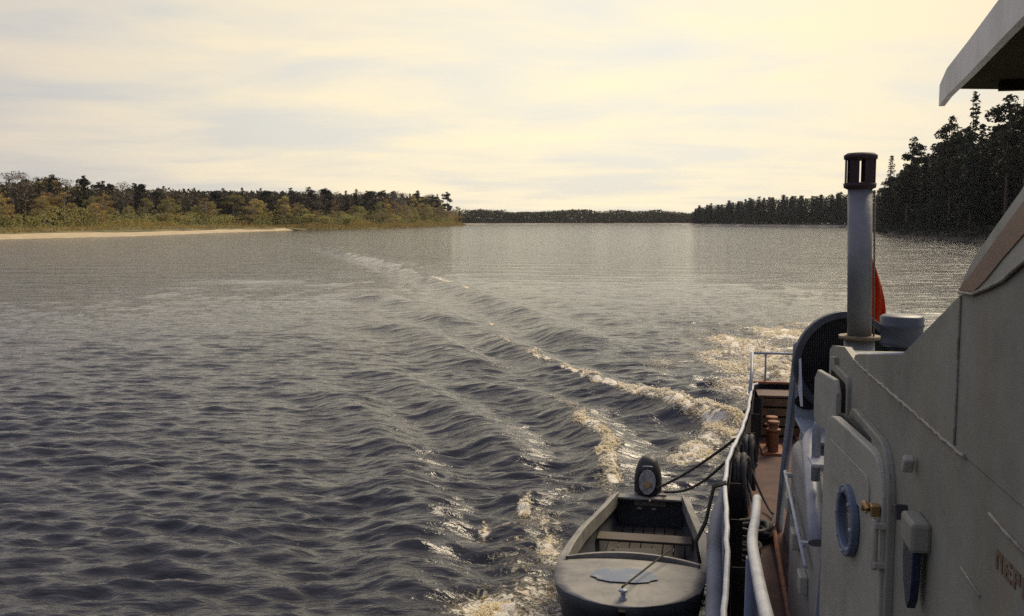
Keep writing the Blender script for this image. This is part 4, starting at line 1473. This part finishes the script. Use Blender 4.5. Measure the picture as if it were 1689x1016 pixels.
part(MB().plate(circ(0.80, 2.64, 0.09, 24, 0.055), 0.01, M=Matrix.Translation((0, 6.905, 0)) @ Matrix(((1, 0, 0, 0), (0, 0, 1, 0), (0, 1, 0, 0), (0, 0, 0, 1)))), "casing_shadow", P_DARK)  # dark oval laid on the solid panel, painting the shadow of a hole
# round mesh screen
ms = MB()
DC = Vector(S(6.86, 1.035, 2.925))
RM = Matrix.Translation(DC) @ Matrix.Rotation(rad(12), 4, "Z") @ Matrix(((1, 0, 0, 0), (0, 0, 1, 0), (0, 1, 0, 0), (0, 0, 0, 1)))
ms.plate(circ(0, 0, 0.355, 56), 0.05, holes=(circ(0, 0, 0.305, 56),), M=RM)
scrn = part(ms, "screen_rim", mat("rim_paint", (0.06, 0.066, 0.078), (0.045, 0.05, 0.06), rough=0.5, scale=6), bevel=0.008)
gm = MB()
for k in range(-19, 20):
    x = k * 0.0155
    w = math.sqrt(max(0, 0.308 ** 2 - x * x))
    gm.plate([(x - 0.0025, -w), (x + 0.0025, -w), (x + 0.0025, w), (x - 0.0025, w)], 0.003, M=RM @ Matrix.Translation((0, 0, 0.020)))
    gm.plate([(-w, x - 0.0025), (w, x - 0.0025), (w, x + 0.0025), (-w, x + 0.0025)], 0.003, M=RM @ Matrix.Translation((0, 0, 0.024)))
sub(gm, "wire_mesh", P_BLACK, scrn)
sub(MB().plate(circ(0, 0, 0.307, 48), 0.006, M=RM @ Matrix.Translation((0, 0, 0.040))), "mesh_backing", P_DARK, scrn)

# locker standing in the alcove beside the passage
lo = MB()
prof = [(0.70, 1.1), (0.70, 2.28)] + [(0.765 + 0.065 * math.cos(a), 2.28 + 0.09 * math.sin(a)) for a in np.linspace(math.pi, math.pi / 2, 6)] + [(0.98, 2.37), (0.98, 1.1)]
lo.grid([[S(u, v, z) for v, z in prof] for u in (5.19, 5.5, 6.0, 6.5, 6.9)], smooth=False)
lo.bm.faces.new([lo.bm.verts.new(S(6.9, v, z)) for v, z in prof])
part(lo, "locker", mat("locker_paint", (0.30, 0.30, 0.27), (0.23, 0.23, 0.20), rough=0.5, scale=3, stain=(0.4, 0.33, 0.2)), bevel=0.004)
part(MB().tube(smooth_path([S(6.95, 0.90, 2.40), S(6.5, 0.80, 2.50), S(6.2, 0.735, 2.50), S(5.75, 0.70, 2.42), S(5.3, 0.672, 2.29), S(5.19, 0.67, 2.2)], 6), 0.048, n=14), "air_duct", mat("duct_paint", (0.24, 0.26, 0.29), (0.17, 0.19, 0.22), rough=0.45, scale=8))
part(MB().tube([S(5.52, 0.69, 2.45), S(5.52, 0.69, 2.74), S(5.52, 0.69, 2.765), S(5.52, 0.69, 2.785)], 0.024, n=12, r_list=[0.024, 0.024, 0.019, 0.008]), "sounding_pipe", P_GREY)
part(MB().box(S(5.45, 0.72, 2.575), (0.14, 0.2, 0.02)), "ledge", P_RAIL, bevel=0.003)
part(MB().tube([S(6.91, 0.66, 2.14), S(6.2, 0.66, 2.03), S(5.58, 0.66, 1.93)], 0.013, n=8).box(S(5.85, 0.68, 1.975), (0.05, 0.04, 0.03)).box(S(6.85, 0.68, 2.13), (0.05, 0.03, 0.03)), "grab_rail", P_RAIL)
for (u, z) in ((6.72, 2.0), (6.33, 1.88), (5.86, 1.77)):
    part(MB().box(S(u, 0.675, z - 0.03), (0.05, 0.16, 0.11)), "step", P_DOOR, bevel=0.008)
part(MB().plate([(4.95, 2.20), (5.15, 1.6), (4.55, 1.6)], 0.012, M=wallM(0.655)), "gusset", P_BLUE)

# ---- exhaust pipe with slotted cap
ex = MB().tube([S(6, 0.985, 2.9), S(6, 0.978, 3.20)], 0.088, n=26, r_list=[0.092, 0.086]).tube([S(6, 0.978, 3.20), S(6, 0.955, 4.085)], 0.069, n=26)
pipe = part(ex, "exhaust_pipe", mat("pipe_paint", (0.19, 0.20, 0.195), (0.14, 0.15, 0.15), rough=0.5, scale=5, bump=0.002, bscale=30, stain=(0.25, 0.2, 0.13), stain_amt=0.3))
sub(MB().tube([S(6, 0.978, 3.195), S(6, 0.978, 3.215)], 0.118, n=28), "flange", mat("flange_dull", (0.20, 0.15, 0.08), (0.12, 0.09, 0.05), rough=0.7, scale=20), pipe)
sub(MB().tube([S(5.96, 1.052, 3.21), S(5.96, 1.03, 4.07)], 0.006, n=6), "drain_tube", MATS["flange_dull"], pipe)
cp = MB()
cc = (0.953, 6.0)
cp.lathe([(0.070, 4.075), (0.090, 4.085), (0.093, 4.11), (0.070, 4.115)], c=(cc[0], cc[1], 0))
cp.lathe([(0.072, 4.245), (0.093, 4.25), (0.095, 4.272), (0.075, 4.286), (0.03, 4.29)], c=(cc[0], cc[1], 0))
for k in range(6):
    a = 2 * math.pi * k / 6 - 0.03
    wdt = 0.056
    cp.box((cc[0] + 0.080 * math.cos(a), cc[1] + 0.080 * math.sin(a), 4.18), (0.006, wdt, 0.15), Matrix.Rotation(a, 3, "Z"))
cap_o = sub(cp, "cap", mat("cap_dark_red", (0.035, 0.011, 0.011), (0.02, 0.008, 0.008), rough=0.7, scale=12), pipe)

# ---- mushroom ventilator
vt = MB()
vc = (1.335, 6.6, 0)
vt.lathe([(0.085, 2.90), (0.085, 3.03), (0.10, 3.035), (0.075, 3.045), (0.085, 3.085)], c=vc, n=30)
vt.lathe([(0.07, 3.078), (0.118, 3.084), (0.137, 3.10), (0.130, 3.115), (0.130, 3.205), (0.138, 3.21), (0.138, 3.225), (0.133, 3.23), (0.134, 3.272), (0.12, 3.283), (0.03, 3.287)], c=vc, n=34)
part(vt, "ventilator", mat("vent_paint", (0.065, 0.075, 0.09), (0.05, 0.058, 0.07), rough=0.45, scale=6))
vg = MB()
vg.lathe([(0.132, 3.12), (0.1315, 3.20)], c=vc, n=34)

# ---- deck gear (rests on the deck: things of their own, placed in the ship's frame)
def on_ship(name, u, v, z, label, cat, group=None, rz=0.0):
    x, y = deck_world(u, v)
    return empty(name, (x, y, z), -ANG + rz, label, cat, group)


def bitts(u, v, s=1.0):
    b = MB()
    b.box(S(u, v, 1.115), (0.26, 0.5, 0.03))
    for du in (-0.14, 0.14):
        b.lathe([(0.062, 1.12), (0.062, 1.38), (0.085, 1.385), (0.085, 1.405), (0.055, 1.41), (0.05, 1.47), (0.075, 1.475), (0.07, 1.50), (0.02, 1.505)], c=(v, u + du, 0), n=20)
    return b


part(bitts(11.95, 0.98), "bollard", P_RUST, bevel=0.003)
part(bitts(12.55, 1.45), "bollard", P_RUST, bevel=0.003)
bx = on_ship("wooden_crate", 12.95, 1.18, 1.1, "dark brown slatted wooden crate against the stern bulwark", "crate")
c = MB()
for k in range(4):
    c.box((0, -0.22, 0.08 + k * 0.125), (0.62, 0.02, 0.095))
    c.box((0, 0.22, 0.08 + k * 0.125), (0.62, 0.02, 0.095))
    c.box((-0.31, 0, 0.08 + k * 0.125), (0.02, 0.42, 0.095))
    c.box((0.31, 0, 0.08 + k * 0.125), (0.02, 0.42, 0.095))
c.build("side_panel", mat("crate_wood", (0.14, 0.085, 0.035), (0.08, 0.05, 0.025), rough=0.8, scale=8), bx)
MB().box((0, 0, 0.535), (0.66, 0.48, 0.025)).build("lid", mat("crate_lid", (0.12, 0.06, 0.035), (0.07, 0.04, 0.03), rough=0.7, scale=6), bx)
for x_ in (-0.29, 0.29):
    MB().box((x_, -0.237, 0.27), (0.06, 0.012, 0.5)).build("batten", MATS["crate_wood"], bx)

# tyre fender hanging inside the bulwark, another lying in the gangway
def tyre(name, loc, rot, R, r, label, group=None):
    m = MB()
    rings = []
    for i in range(36):
        a = 2 * math.pi * i / 36
        ring = []
        for k in range(12):
            b = 2 * math.pi * k / 12
            rr = R + r * math.cos(b) * (1.0 if math.cos(b) > 0 else 0.6)
            ring.append((rr * math.cos(a), rr * math.sin(a), r * 0.85 * math.sin(b) * (1 + 0.03 * (i % 2))))
        rings.append(ring)
    rings.append(rings[0])
    m.grid(rings, closed=True)
    o = m.build(name, P_RUBBER)
    o.location = loc
    o.rotation_euler = rot
    return tag(o, label, "tyre", group)


def hose_bundle(name, u, v, z, R_, n, seed, label, flat=False, r=0.021):
    rr = random.Random(seed)
    m = MB()
    pts = []
    for k in range(n * 16 + 1):
        a = 2 * math.pi * k / 16
        turn = k // 16
        q = R_ * (1 + 0.16 * math.sin(turn * 2.1 + 0.5) + 0.06 * math.sin(3 * a + turn))
        off = 0.028 * (turn % 4) + 0.02 * math.sin(a * 1.3 + turn) 
        if flat:
            pts.append((q * math.cos(a), q * 0.85 * math.sin(a), 0.022 + 0.03 * (turn // 2) + 0.01 * math.sin(a * 2 + turn)))
        else:
            zz_ = q * 1.25 * math.sin(a)
            pts.append((0.03 + off, q * 0.9 * math.cos(a), zz_ - (0.06 * turn / n if zz_ < 0 else 0)))
    m.tube(pts, r, n=8)
    x, y = deck_world(u, v)
    o = m.build(name, P_RUBBER)
    o.location = (x, y, z)
    dv = (hull_v(u + 0.3) - hull_v(u - 0.3)) / 0.6
    o.rotation_euler = (0, 0, -ANG - math.atan(dv))
    return tag(o, label, "hose")


hose_bundle("rubber_hose", 9.15, hull_v(9.15) + 0.05, 1.43, 0.20, 9, 1, "black rubber hose bundled on the inner face of the grey rail, nearer the camera", r=0.026)
hose_bundle("rubber_hose", 10.0, hull_v(10.0) + 0.05, 1.44, 0.19, 7, 2, "black rubber hose bundled on the rail beside the rusty bollards", r=0.024)
hose_bundle("rubber_hose", 8.55, 0.52, 1.104, 0.17, 8, 3, "black rubber hose coiled flat across the narrow red deck", flat=True, r=0.028)
# rope bights hanging from the rail into the gangway
rp = MB()
for (u0, v0, z0, u1, v1, z1, dip) in ((9.9, 0.50, 1.66, 9.2, 0.78, 1.14, 0.16), (9.6, 0.45, 1.68, 8.7, 0.6, 1.16, 0.1), (9.2, 0.78, 1.13, 8.6, 0.60, 1.16, 0.0)):
    pts = []
    for q in np.linspace(0, 1, 14):
        pts.append(S(u0 + (u1 - u0) * q, v0 + (v1 - v0) * q + 0.05 * math.sin(3.14 * q), max(1.115, z0 + (z1 - z0) * q - dip * math.sin(math.pi * q))))
    rp.tube(pts, 0.013, n=7)
o = rp.build("deck_rope", P_ROPE, off=OFF)
o.location = (wx, wy, 0); o.rotation_euler = (0, 0, -ANG)
tag(o, "slack dark rope hanging from the rail down to the red deck", "rope")
rc = MB()
pts = []
for k in range(150):
    a = k * 0.32
    rr = 0.12 + 0.05 * math.sin(k * 0.11)
    pts.append(S(8.05 + rr * math.cos(a) * 1.1, 0.46 + rr * 0.8 * math.sin(a), 1.12 + k * 0.0008))
rc.tube(pts, 0.015, n=6)
o = rc.build("rope_coil", P_ROPE, off=OFF)
o.location = (wx, wy, 0); o.rotation_euler = (0, 0, -ANG)
tag(o, "dark rope coiled on the red deck beside the locker steps", "rope")

# stern flag
fx = on_ship("stern_flag", 13.2, 2.26, 1.1, "limp orange-red flag on the stern staff, half hidden behind the exhaust pipe", "flag")
MB().tube([(0, 0, 0), (0, 0.05, 2.42)], 0.018, n=8).build("staff", P_GREY, fx)
fm = MB()
rows = []
for j in range(22):
    q = j / 21
    z = 2.30 - q * 0.98
    wdt = 0.05 + 0.15 * math.sin(min(1, q * 1.15) * math.pi * 0.62) - (0.05 if q > 0.92 else 0)
    row = []
    for i in range(15):
        s = i / 14
        row.append((0.012 + s * wdt, 0.05 + 0.075 * math.sin(s * 13 + q * 4.5) * (0.3 + q), z - 0.10 * s * (1 - q) + 0.03 * math.sin(s * 7)))
    rows.append(row)
fm.grid(rows)
fm.build("cloth", leaf_mat("flag_cloth", (0.60, 0.10, 0.03), (0.45, 0.06, 0.02), 0.0, 0.4), fx, solid=0.003)

# ================================================================== THE SKIFF
SK_U, SK_V = 7.62, -0.52
skx, sky_ = deck_world(SK_U, SK_V)
skiff = empty("skiff", (skx, sky_, 0.0), -ANG + rad(-0.5), "small open metal motorboat with pale foredeck, towed alongside the river boat", "boat")
M_SKD = mat("skiff_deck", (0.235, 0.225, 0.19), (0.135, 0.13, 0.118), chips=(0.11, 0.10, 0.09), rough=0.6, scale=3.2, bump=0.006, bscale=12, stain=(0.14, 0.15, 0.17), stain_amt=0.4)
M_SKH = mat("skiff_hull", (0.05, 0.056, 0.06), (0.03, 0.034, 0.038), rough=0.5, scale=3)
M_SKI = mat("skiff_inside", (0.03, 0.025, 0.018), (0.055, 0.042, 0.03), rough=0.8, scale=4)
M_WOOD = mat("thwart_wood", (0.07, 0.05, 0.033), (0.045, 0.033, 0.022), rough=0.7, scale=3, stretch=(1, 8, 1))
HB = [(0, 0.03), (0.04, 0.17), (0.12, 0.32), (0.28, 0.49), (0.5, 0.61), (0.85, 0.665), (1.3, 0.69), (1.9, 0.69), (2.6, 0.67), (3.3, 0.60), (4.0, 0.525), (4.55, 0.47)]
SHEER = [(0, 0.77), (0.6, 0.73), (1.5, 0.66), (2.6, 0.54), (3.6, 0.45), (4.55, 0.39)]


def hb_(y): return float(np.interp(y, [a for a, _ in HB], [b for _, b in HB]))
def sh(y): return float(np.interp(y, [a for a, _ in SHEER], [b for _, b in SHEER]))


ys = [0, 0.04, 0.12, 0.28, 0.5, 0.85, 1.1, 1.3, 1.5, 1.9, 2.3, 2.6, 3.0, 3.3, 3.7, 4.0, 4.3, 4.55]
rows = []
for y in ys:
    b, s = hb_(y), sh(y)
    bot = -0.16 + 0.62 * max(0, 1 - y / 1.1) ** 2
    yy = y
    rake = 0.25 * max(0, 1 - y / 1.0)
    sec = [(-b, yy, s), (-b * 0.97, yy + rake * 0.3, s - 0.12), (-b * 0.84, yy + rake * 0.7, s * 0.3 + bot * 0.7 + 0.02), (-b * 0.45, yy + rake, bot + 0.03), (0, yy + rake * 1.1, bot)]
    rows.append(sec + [(-p[0], p[1], p[2]) for p in reversed(sec[:-1])])
hb = MB().grid(rows)
hb.bm.faces.new([hb.bm.verts.new(p) for p in rows[-1]])
hullo = hb.build("hull", M_SKH, skiff, solid=0.012)
# foredeck with camber
Y_C = 1.22
rows = []
for y in [0.0, 0.04, 0.12, 0.28, 0.5, 0.7, 0.85, 1.0, 1.1, Y_C]:
    b, s = hb_(y) + 0.012, sh(y)
    curve = [(-b + 2 * b * k / 12) for k in range(13)]
    rows.append([(x_, y - (0.10 * (1 - (x_ / b) ** 2) if y == Y_C else 0) * -0.0, s + 0.008 + 0.05 * (1 - (x_ / b) ** 2) * min(1, y / 0.5)) for x_ in curve])
deck = MB().grid(rows).build("foredeck", M_SKD, skiff, solid=0.01)
# cambered coaming behind the foredeck
b = hb_(Y_C) - 0.07
pts = [(-b + 2 * b * k / 14, Y_C + 0.02 + 0.06 * (1 - ((k - 7) / 7) ** 2), sh(Y_C) + 0.045 + 0.05 * (1 - ((k - 7) / 7) ** 2)) for k in range(15)]
cg = MB()
cg.grid([[(p[0], p[1], p[2] - 0.07) for p in pts], pts, [(p[0], p[1] + 0.03, p[2]) for p in pts], [(p[0], p[1] + 0.03, p[2] - 0.16) for p in pts]], smooth=False)
cg.build("coaming", M_SKD, skiff, solid=0.008)
# side decks + inner coamings, transom top
for sg in (-1, 1):
    rows = []
    for y in [Y_C, 1.5, 1.9, 2.3, 2.6, 3.0, 3.3, 3.7, 4.0, 4.5]:
        b, s = hb_(y) + 0.012, sh(y)
        wd = 0.075
        rows.append([(sg * b, y, s - 0.03), (sg * b, y, s + 0.010), (sg * (b - wd), y, s + 0.022), (sg * (b - wd), y, s + 0.055), (sg * (b - wd - 0.018), y, s + 0.055), (sg * (b - wd - 0.018), y, s - 0.10)])
    MB().grid(rows, smooth=False).build("side_deck", M_SKD, skiff, solid=0.006)
tt = MB().box((0, 4.47, 0.40), (0.95, 0.16, 0.03)).box((0, 4.54, 0.36), (0.40, 0.06, 0.16))
tt.build("transom_board", M_SKD, skiff, bevel=0.008)
for (y, z, d) in ((2.0, 0.34, 0.24), (3.3, 0.26, 0.26)):
    MB().box((0, y, z), (2 * hb_(y) - 0.12, d, 0.03)).build("thwart", M_WOOD, skiff, bevel=0.006)
fl_ = MB()
for k in range(-3, 4):
    fl_.box((k * 0.13, 3.0, 0.045), (0.115, 2.7, 0.02))
fl_.build("floorboard", M_SKI, skiff, bevel=0.003)
MB().box((-0.05, 2.55, 0.20), (0.5, 0.42, 0.28), Matrix.Rotation(0.2, 3, "Z")).build("fuel_box", M_SKI, skiff, bevel=0.04)
# number patch worn into the foredeck and bow fitting
ptc = MB()
rows = []
for j in range(9):
    y = 0.47 + j * 0.052
    b = hb_(y)
    w_ = 0.29 * math.sqrt(max(0.03, 1 - ((j - 4) / 4.3) ** 2)) * (1 + 0.07 * math.sin(j * 2.3))
    rows.append([(x_, y, sh(y) + 0.0265 + 0.05 * (1 - (x_ / b) ** 2) * min(1, y / 0.5)) for x_ in [-w_ - 0.03 + 2 * w_ * k / 8 for k in range(9)]])
ptc.grid(rows).build("deck_patch", mat("patch_blue", (0.10, 0.13, 0.18), (0.20, 0.20, 0.19), rough=0.5, scale=5, lo=0.5, hi=0.68), skiff)
MB().lathe([(0.035, 0.77), (0.035, 0.80), (0.02, 0.81), (0.02, 0.85), (0.04, 0.86), (0.03, 0.875), (0.005, 0.878)], c=(0, 0.14, 0.0), n=14).build("bow_cleat", P_GREY, skiff)
# outboard motor clamped on the transom: lifts off, so a thing of its own
mw = Matrix.Rotation(-ANG, 3, "Z") @ Vector((0.0, 4.66, 0))
motor = empty("outboard_motor", (skx + mw.x, sky_ + mw.y, 0.30), -ANG, "black outboard motor with a pale round starter cover, clamped to the skiff's transom", "outboard motor")
mo = MB()
prof = []
for z, rx, ry in ((0.02, 0.10, 0.13), (0.05, 0.155, 0.19), (0.15, 0.175, 0.21), (0.30, 0.175, 0.205), (0.42, 0.155, 0.185), (0.52, 0.12, 0.14), (0.575, 0.085, 0.10), (0.59, 0.04, 0.05)):
    prof.append([(rx * (abs(math.cos(a)) ** 0.8) * (1 if math.cos(a) > 0 else -1), 0.02 + ry * (abs(math.sin(a)) ** 0.8) * (1 if math.sin(a) > 0 else -1), z) for a in [2 * math.pi * k / 28 for k in range(28)]])
mo.grid(prof, closed=True)
mo.bm.faces.new([mo.bm.verts.new(p) for p in prof[0]]); mo.bm.faces.new([mo.bm.verts.new(p) for p in prof[-1]])
mo.build("cowl", P_BLACK, motor)
SC = Matrix.Translation((0, -0.185, 0.30)) @ Matrix.Rotation(rad(-12), 4, "X") @ Matrix(((1, 0, 0, 0), (0, 0, 1, 0), (0, 1, 0, 0), (0, 0, 0, 1)))
sc_ = MB().plate(circ(0, 0, 0.105, 28, 0.155), 0.03, M=SC @ Matrix.Translation((0, 0, -0.02)))
stc = sc_.build("starter_cover", mat("starter_plate", (0.34, 0.34, 0.32), (0.14, 0.13, 0.11), rough=0.5, scale=18), motor, bevel=0.01)
MB().plate(circ(0, -0.03, 0.045, 20), 0.02, M=SC @ Matrix.Translation((0, 0, -0.035))).build("hub", mat("hub_ochre", (0.36, 0.24, 0.08), (0.25, 0.17, 0.06), rough=0.5), motor, bevel=0.004)
gr = MB()
for k in range(3):
    gr.plate(circ(0, 0, 0.112 + 0.014 * k, 28, 0.162 + 0.014 * k), 0.008, holes=(circ(0, 0, 0.106 + 0.014 * k, 28, 0.156 + 0.014 * k),), M=SC @ Matrix.Translation((0, 0, 0.002 + 0.008 * k)))
gr.build("cooling_ring", P_RUBBER, motor)
MB().tube([(-0.06, -0.20, 0.50), (-0.03, -0.24, 0.515), (0.03, -0.24, 0.515), (0.06, -0.20, 0.50)], 0.009, n=8).build("starter_handle", P_GREY, motor)
MB().box((0, 0.02, -0.25), (0.09, 0.13, 0.6)).box((0, -0.06, 0.02), (0.26, 0.12, 0.10)).build("leg", P_BLACK, motor, bevel=0.02)
MB().tube([(0.02, -0.16, 0.06), (0.04, -0.42, 0.14), (0.05, -0.60, 0.16)], 0.017, n=8).build("tiller", P_BLACK, motor)
ck = MB()
for x_ in (-0.09, 0.09):
    ck.tube([(x_, -0.15, -0.03), (x_, -0.22, -0.03)], 0.012, n=8)
    ck.box((x_, -0.225, -0.03), (0.06, 0.012, 0.018))
ck.build("clamp_screw", P_GREY, motor)


# ropes between the skiff and the river boat
def sag_rope(name, a, b, dip, r, label, n=18):
    pts = [Vector(a).lerp(Vector(b), q) - Vector((0, 0, dip * math.sin(math.pi * q))) for q in np.linspace(0, 1, n)]
    o = MB().tube(pts, r, n=7).build(name, P_ROPE)
    return tag(o, label, "rope")


def sw(u, v, z):
    x, y = deck_world(u, v)
    return (x, y, z)


sag_rope("mooring_rope", sw(12.15, -0.42, 0.50), sw(9.75, 0.44, 1.72), 0.04, 0.016, "upper of two dark mooring ropes from the skiff's stern to the rail")
sag_rope("mooring_rope", sw(12.15, -0.30, 0.47), sw(9.55, 0.41, 1.60), 0.12, 0.016, "lower, slacker of two dark mooring ropes from the skiff's stern to the rail")
sag_rope("tow_rope", sw(7.78, -0.53, 0.885), sw(8.92, -0.16, 0.84), 0.0, 0.009, "thin dark rope stretched over the skiff's pale foredeck from the bow cleat")
# rope lashed round the rubbing strake
rr_ = MB()
for du in (0, 0.05):
    rr_.tube([S(8.0 + du, 0.30, 1.74), S(8.0 + du, 0.20, 1.70), S(8.0 + du, 0.14, 1.4), S(8.0 + du, 0.06, 1.22), S(8.0 + du, 0.10, 1.05)], 0.014, n=7)
o = rr_.build("lashing", P_ROPE, off=OFF)
o.location = (wx, wy, 0); o.rotation_euler = (0, 0, -ANG)
tag(o, "dark rope lashing looped over the outside of the rail above the skiff", "rope")

# ================================================================== HAZE
HAZE = True
if HAZE:
    hz = MB().box((0, 500, 28), (2600, 1500, 70)).build("haze", bpy.data.materials.new("haze"))
    m = hz.data.materials[0]
    m.use_nodes = True
    t = m.node_tree
    t.nodes.clear()
    pv = N(t, "ShaderNodeVolumePrincipled")
    pv.inputs["Color"].default_value = (0.85, 0.88, 0.95, 1)
    pv.inputs["Density"].default_value = 0.00006
    pv.inputs["Anisotropy"].default_value = 0.3
    mo_ = N(t, "ShaderNodeOutputMaterial")
    t.links.new(pv.outputs[0], mo_.inputs["Volume"])
    tag(hz, kind="stuff")
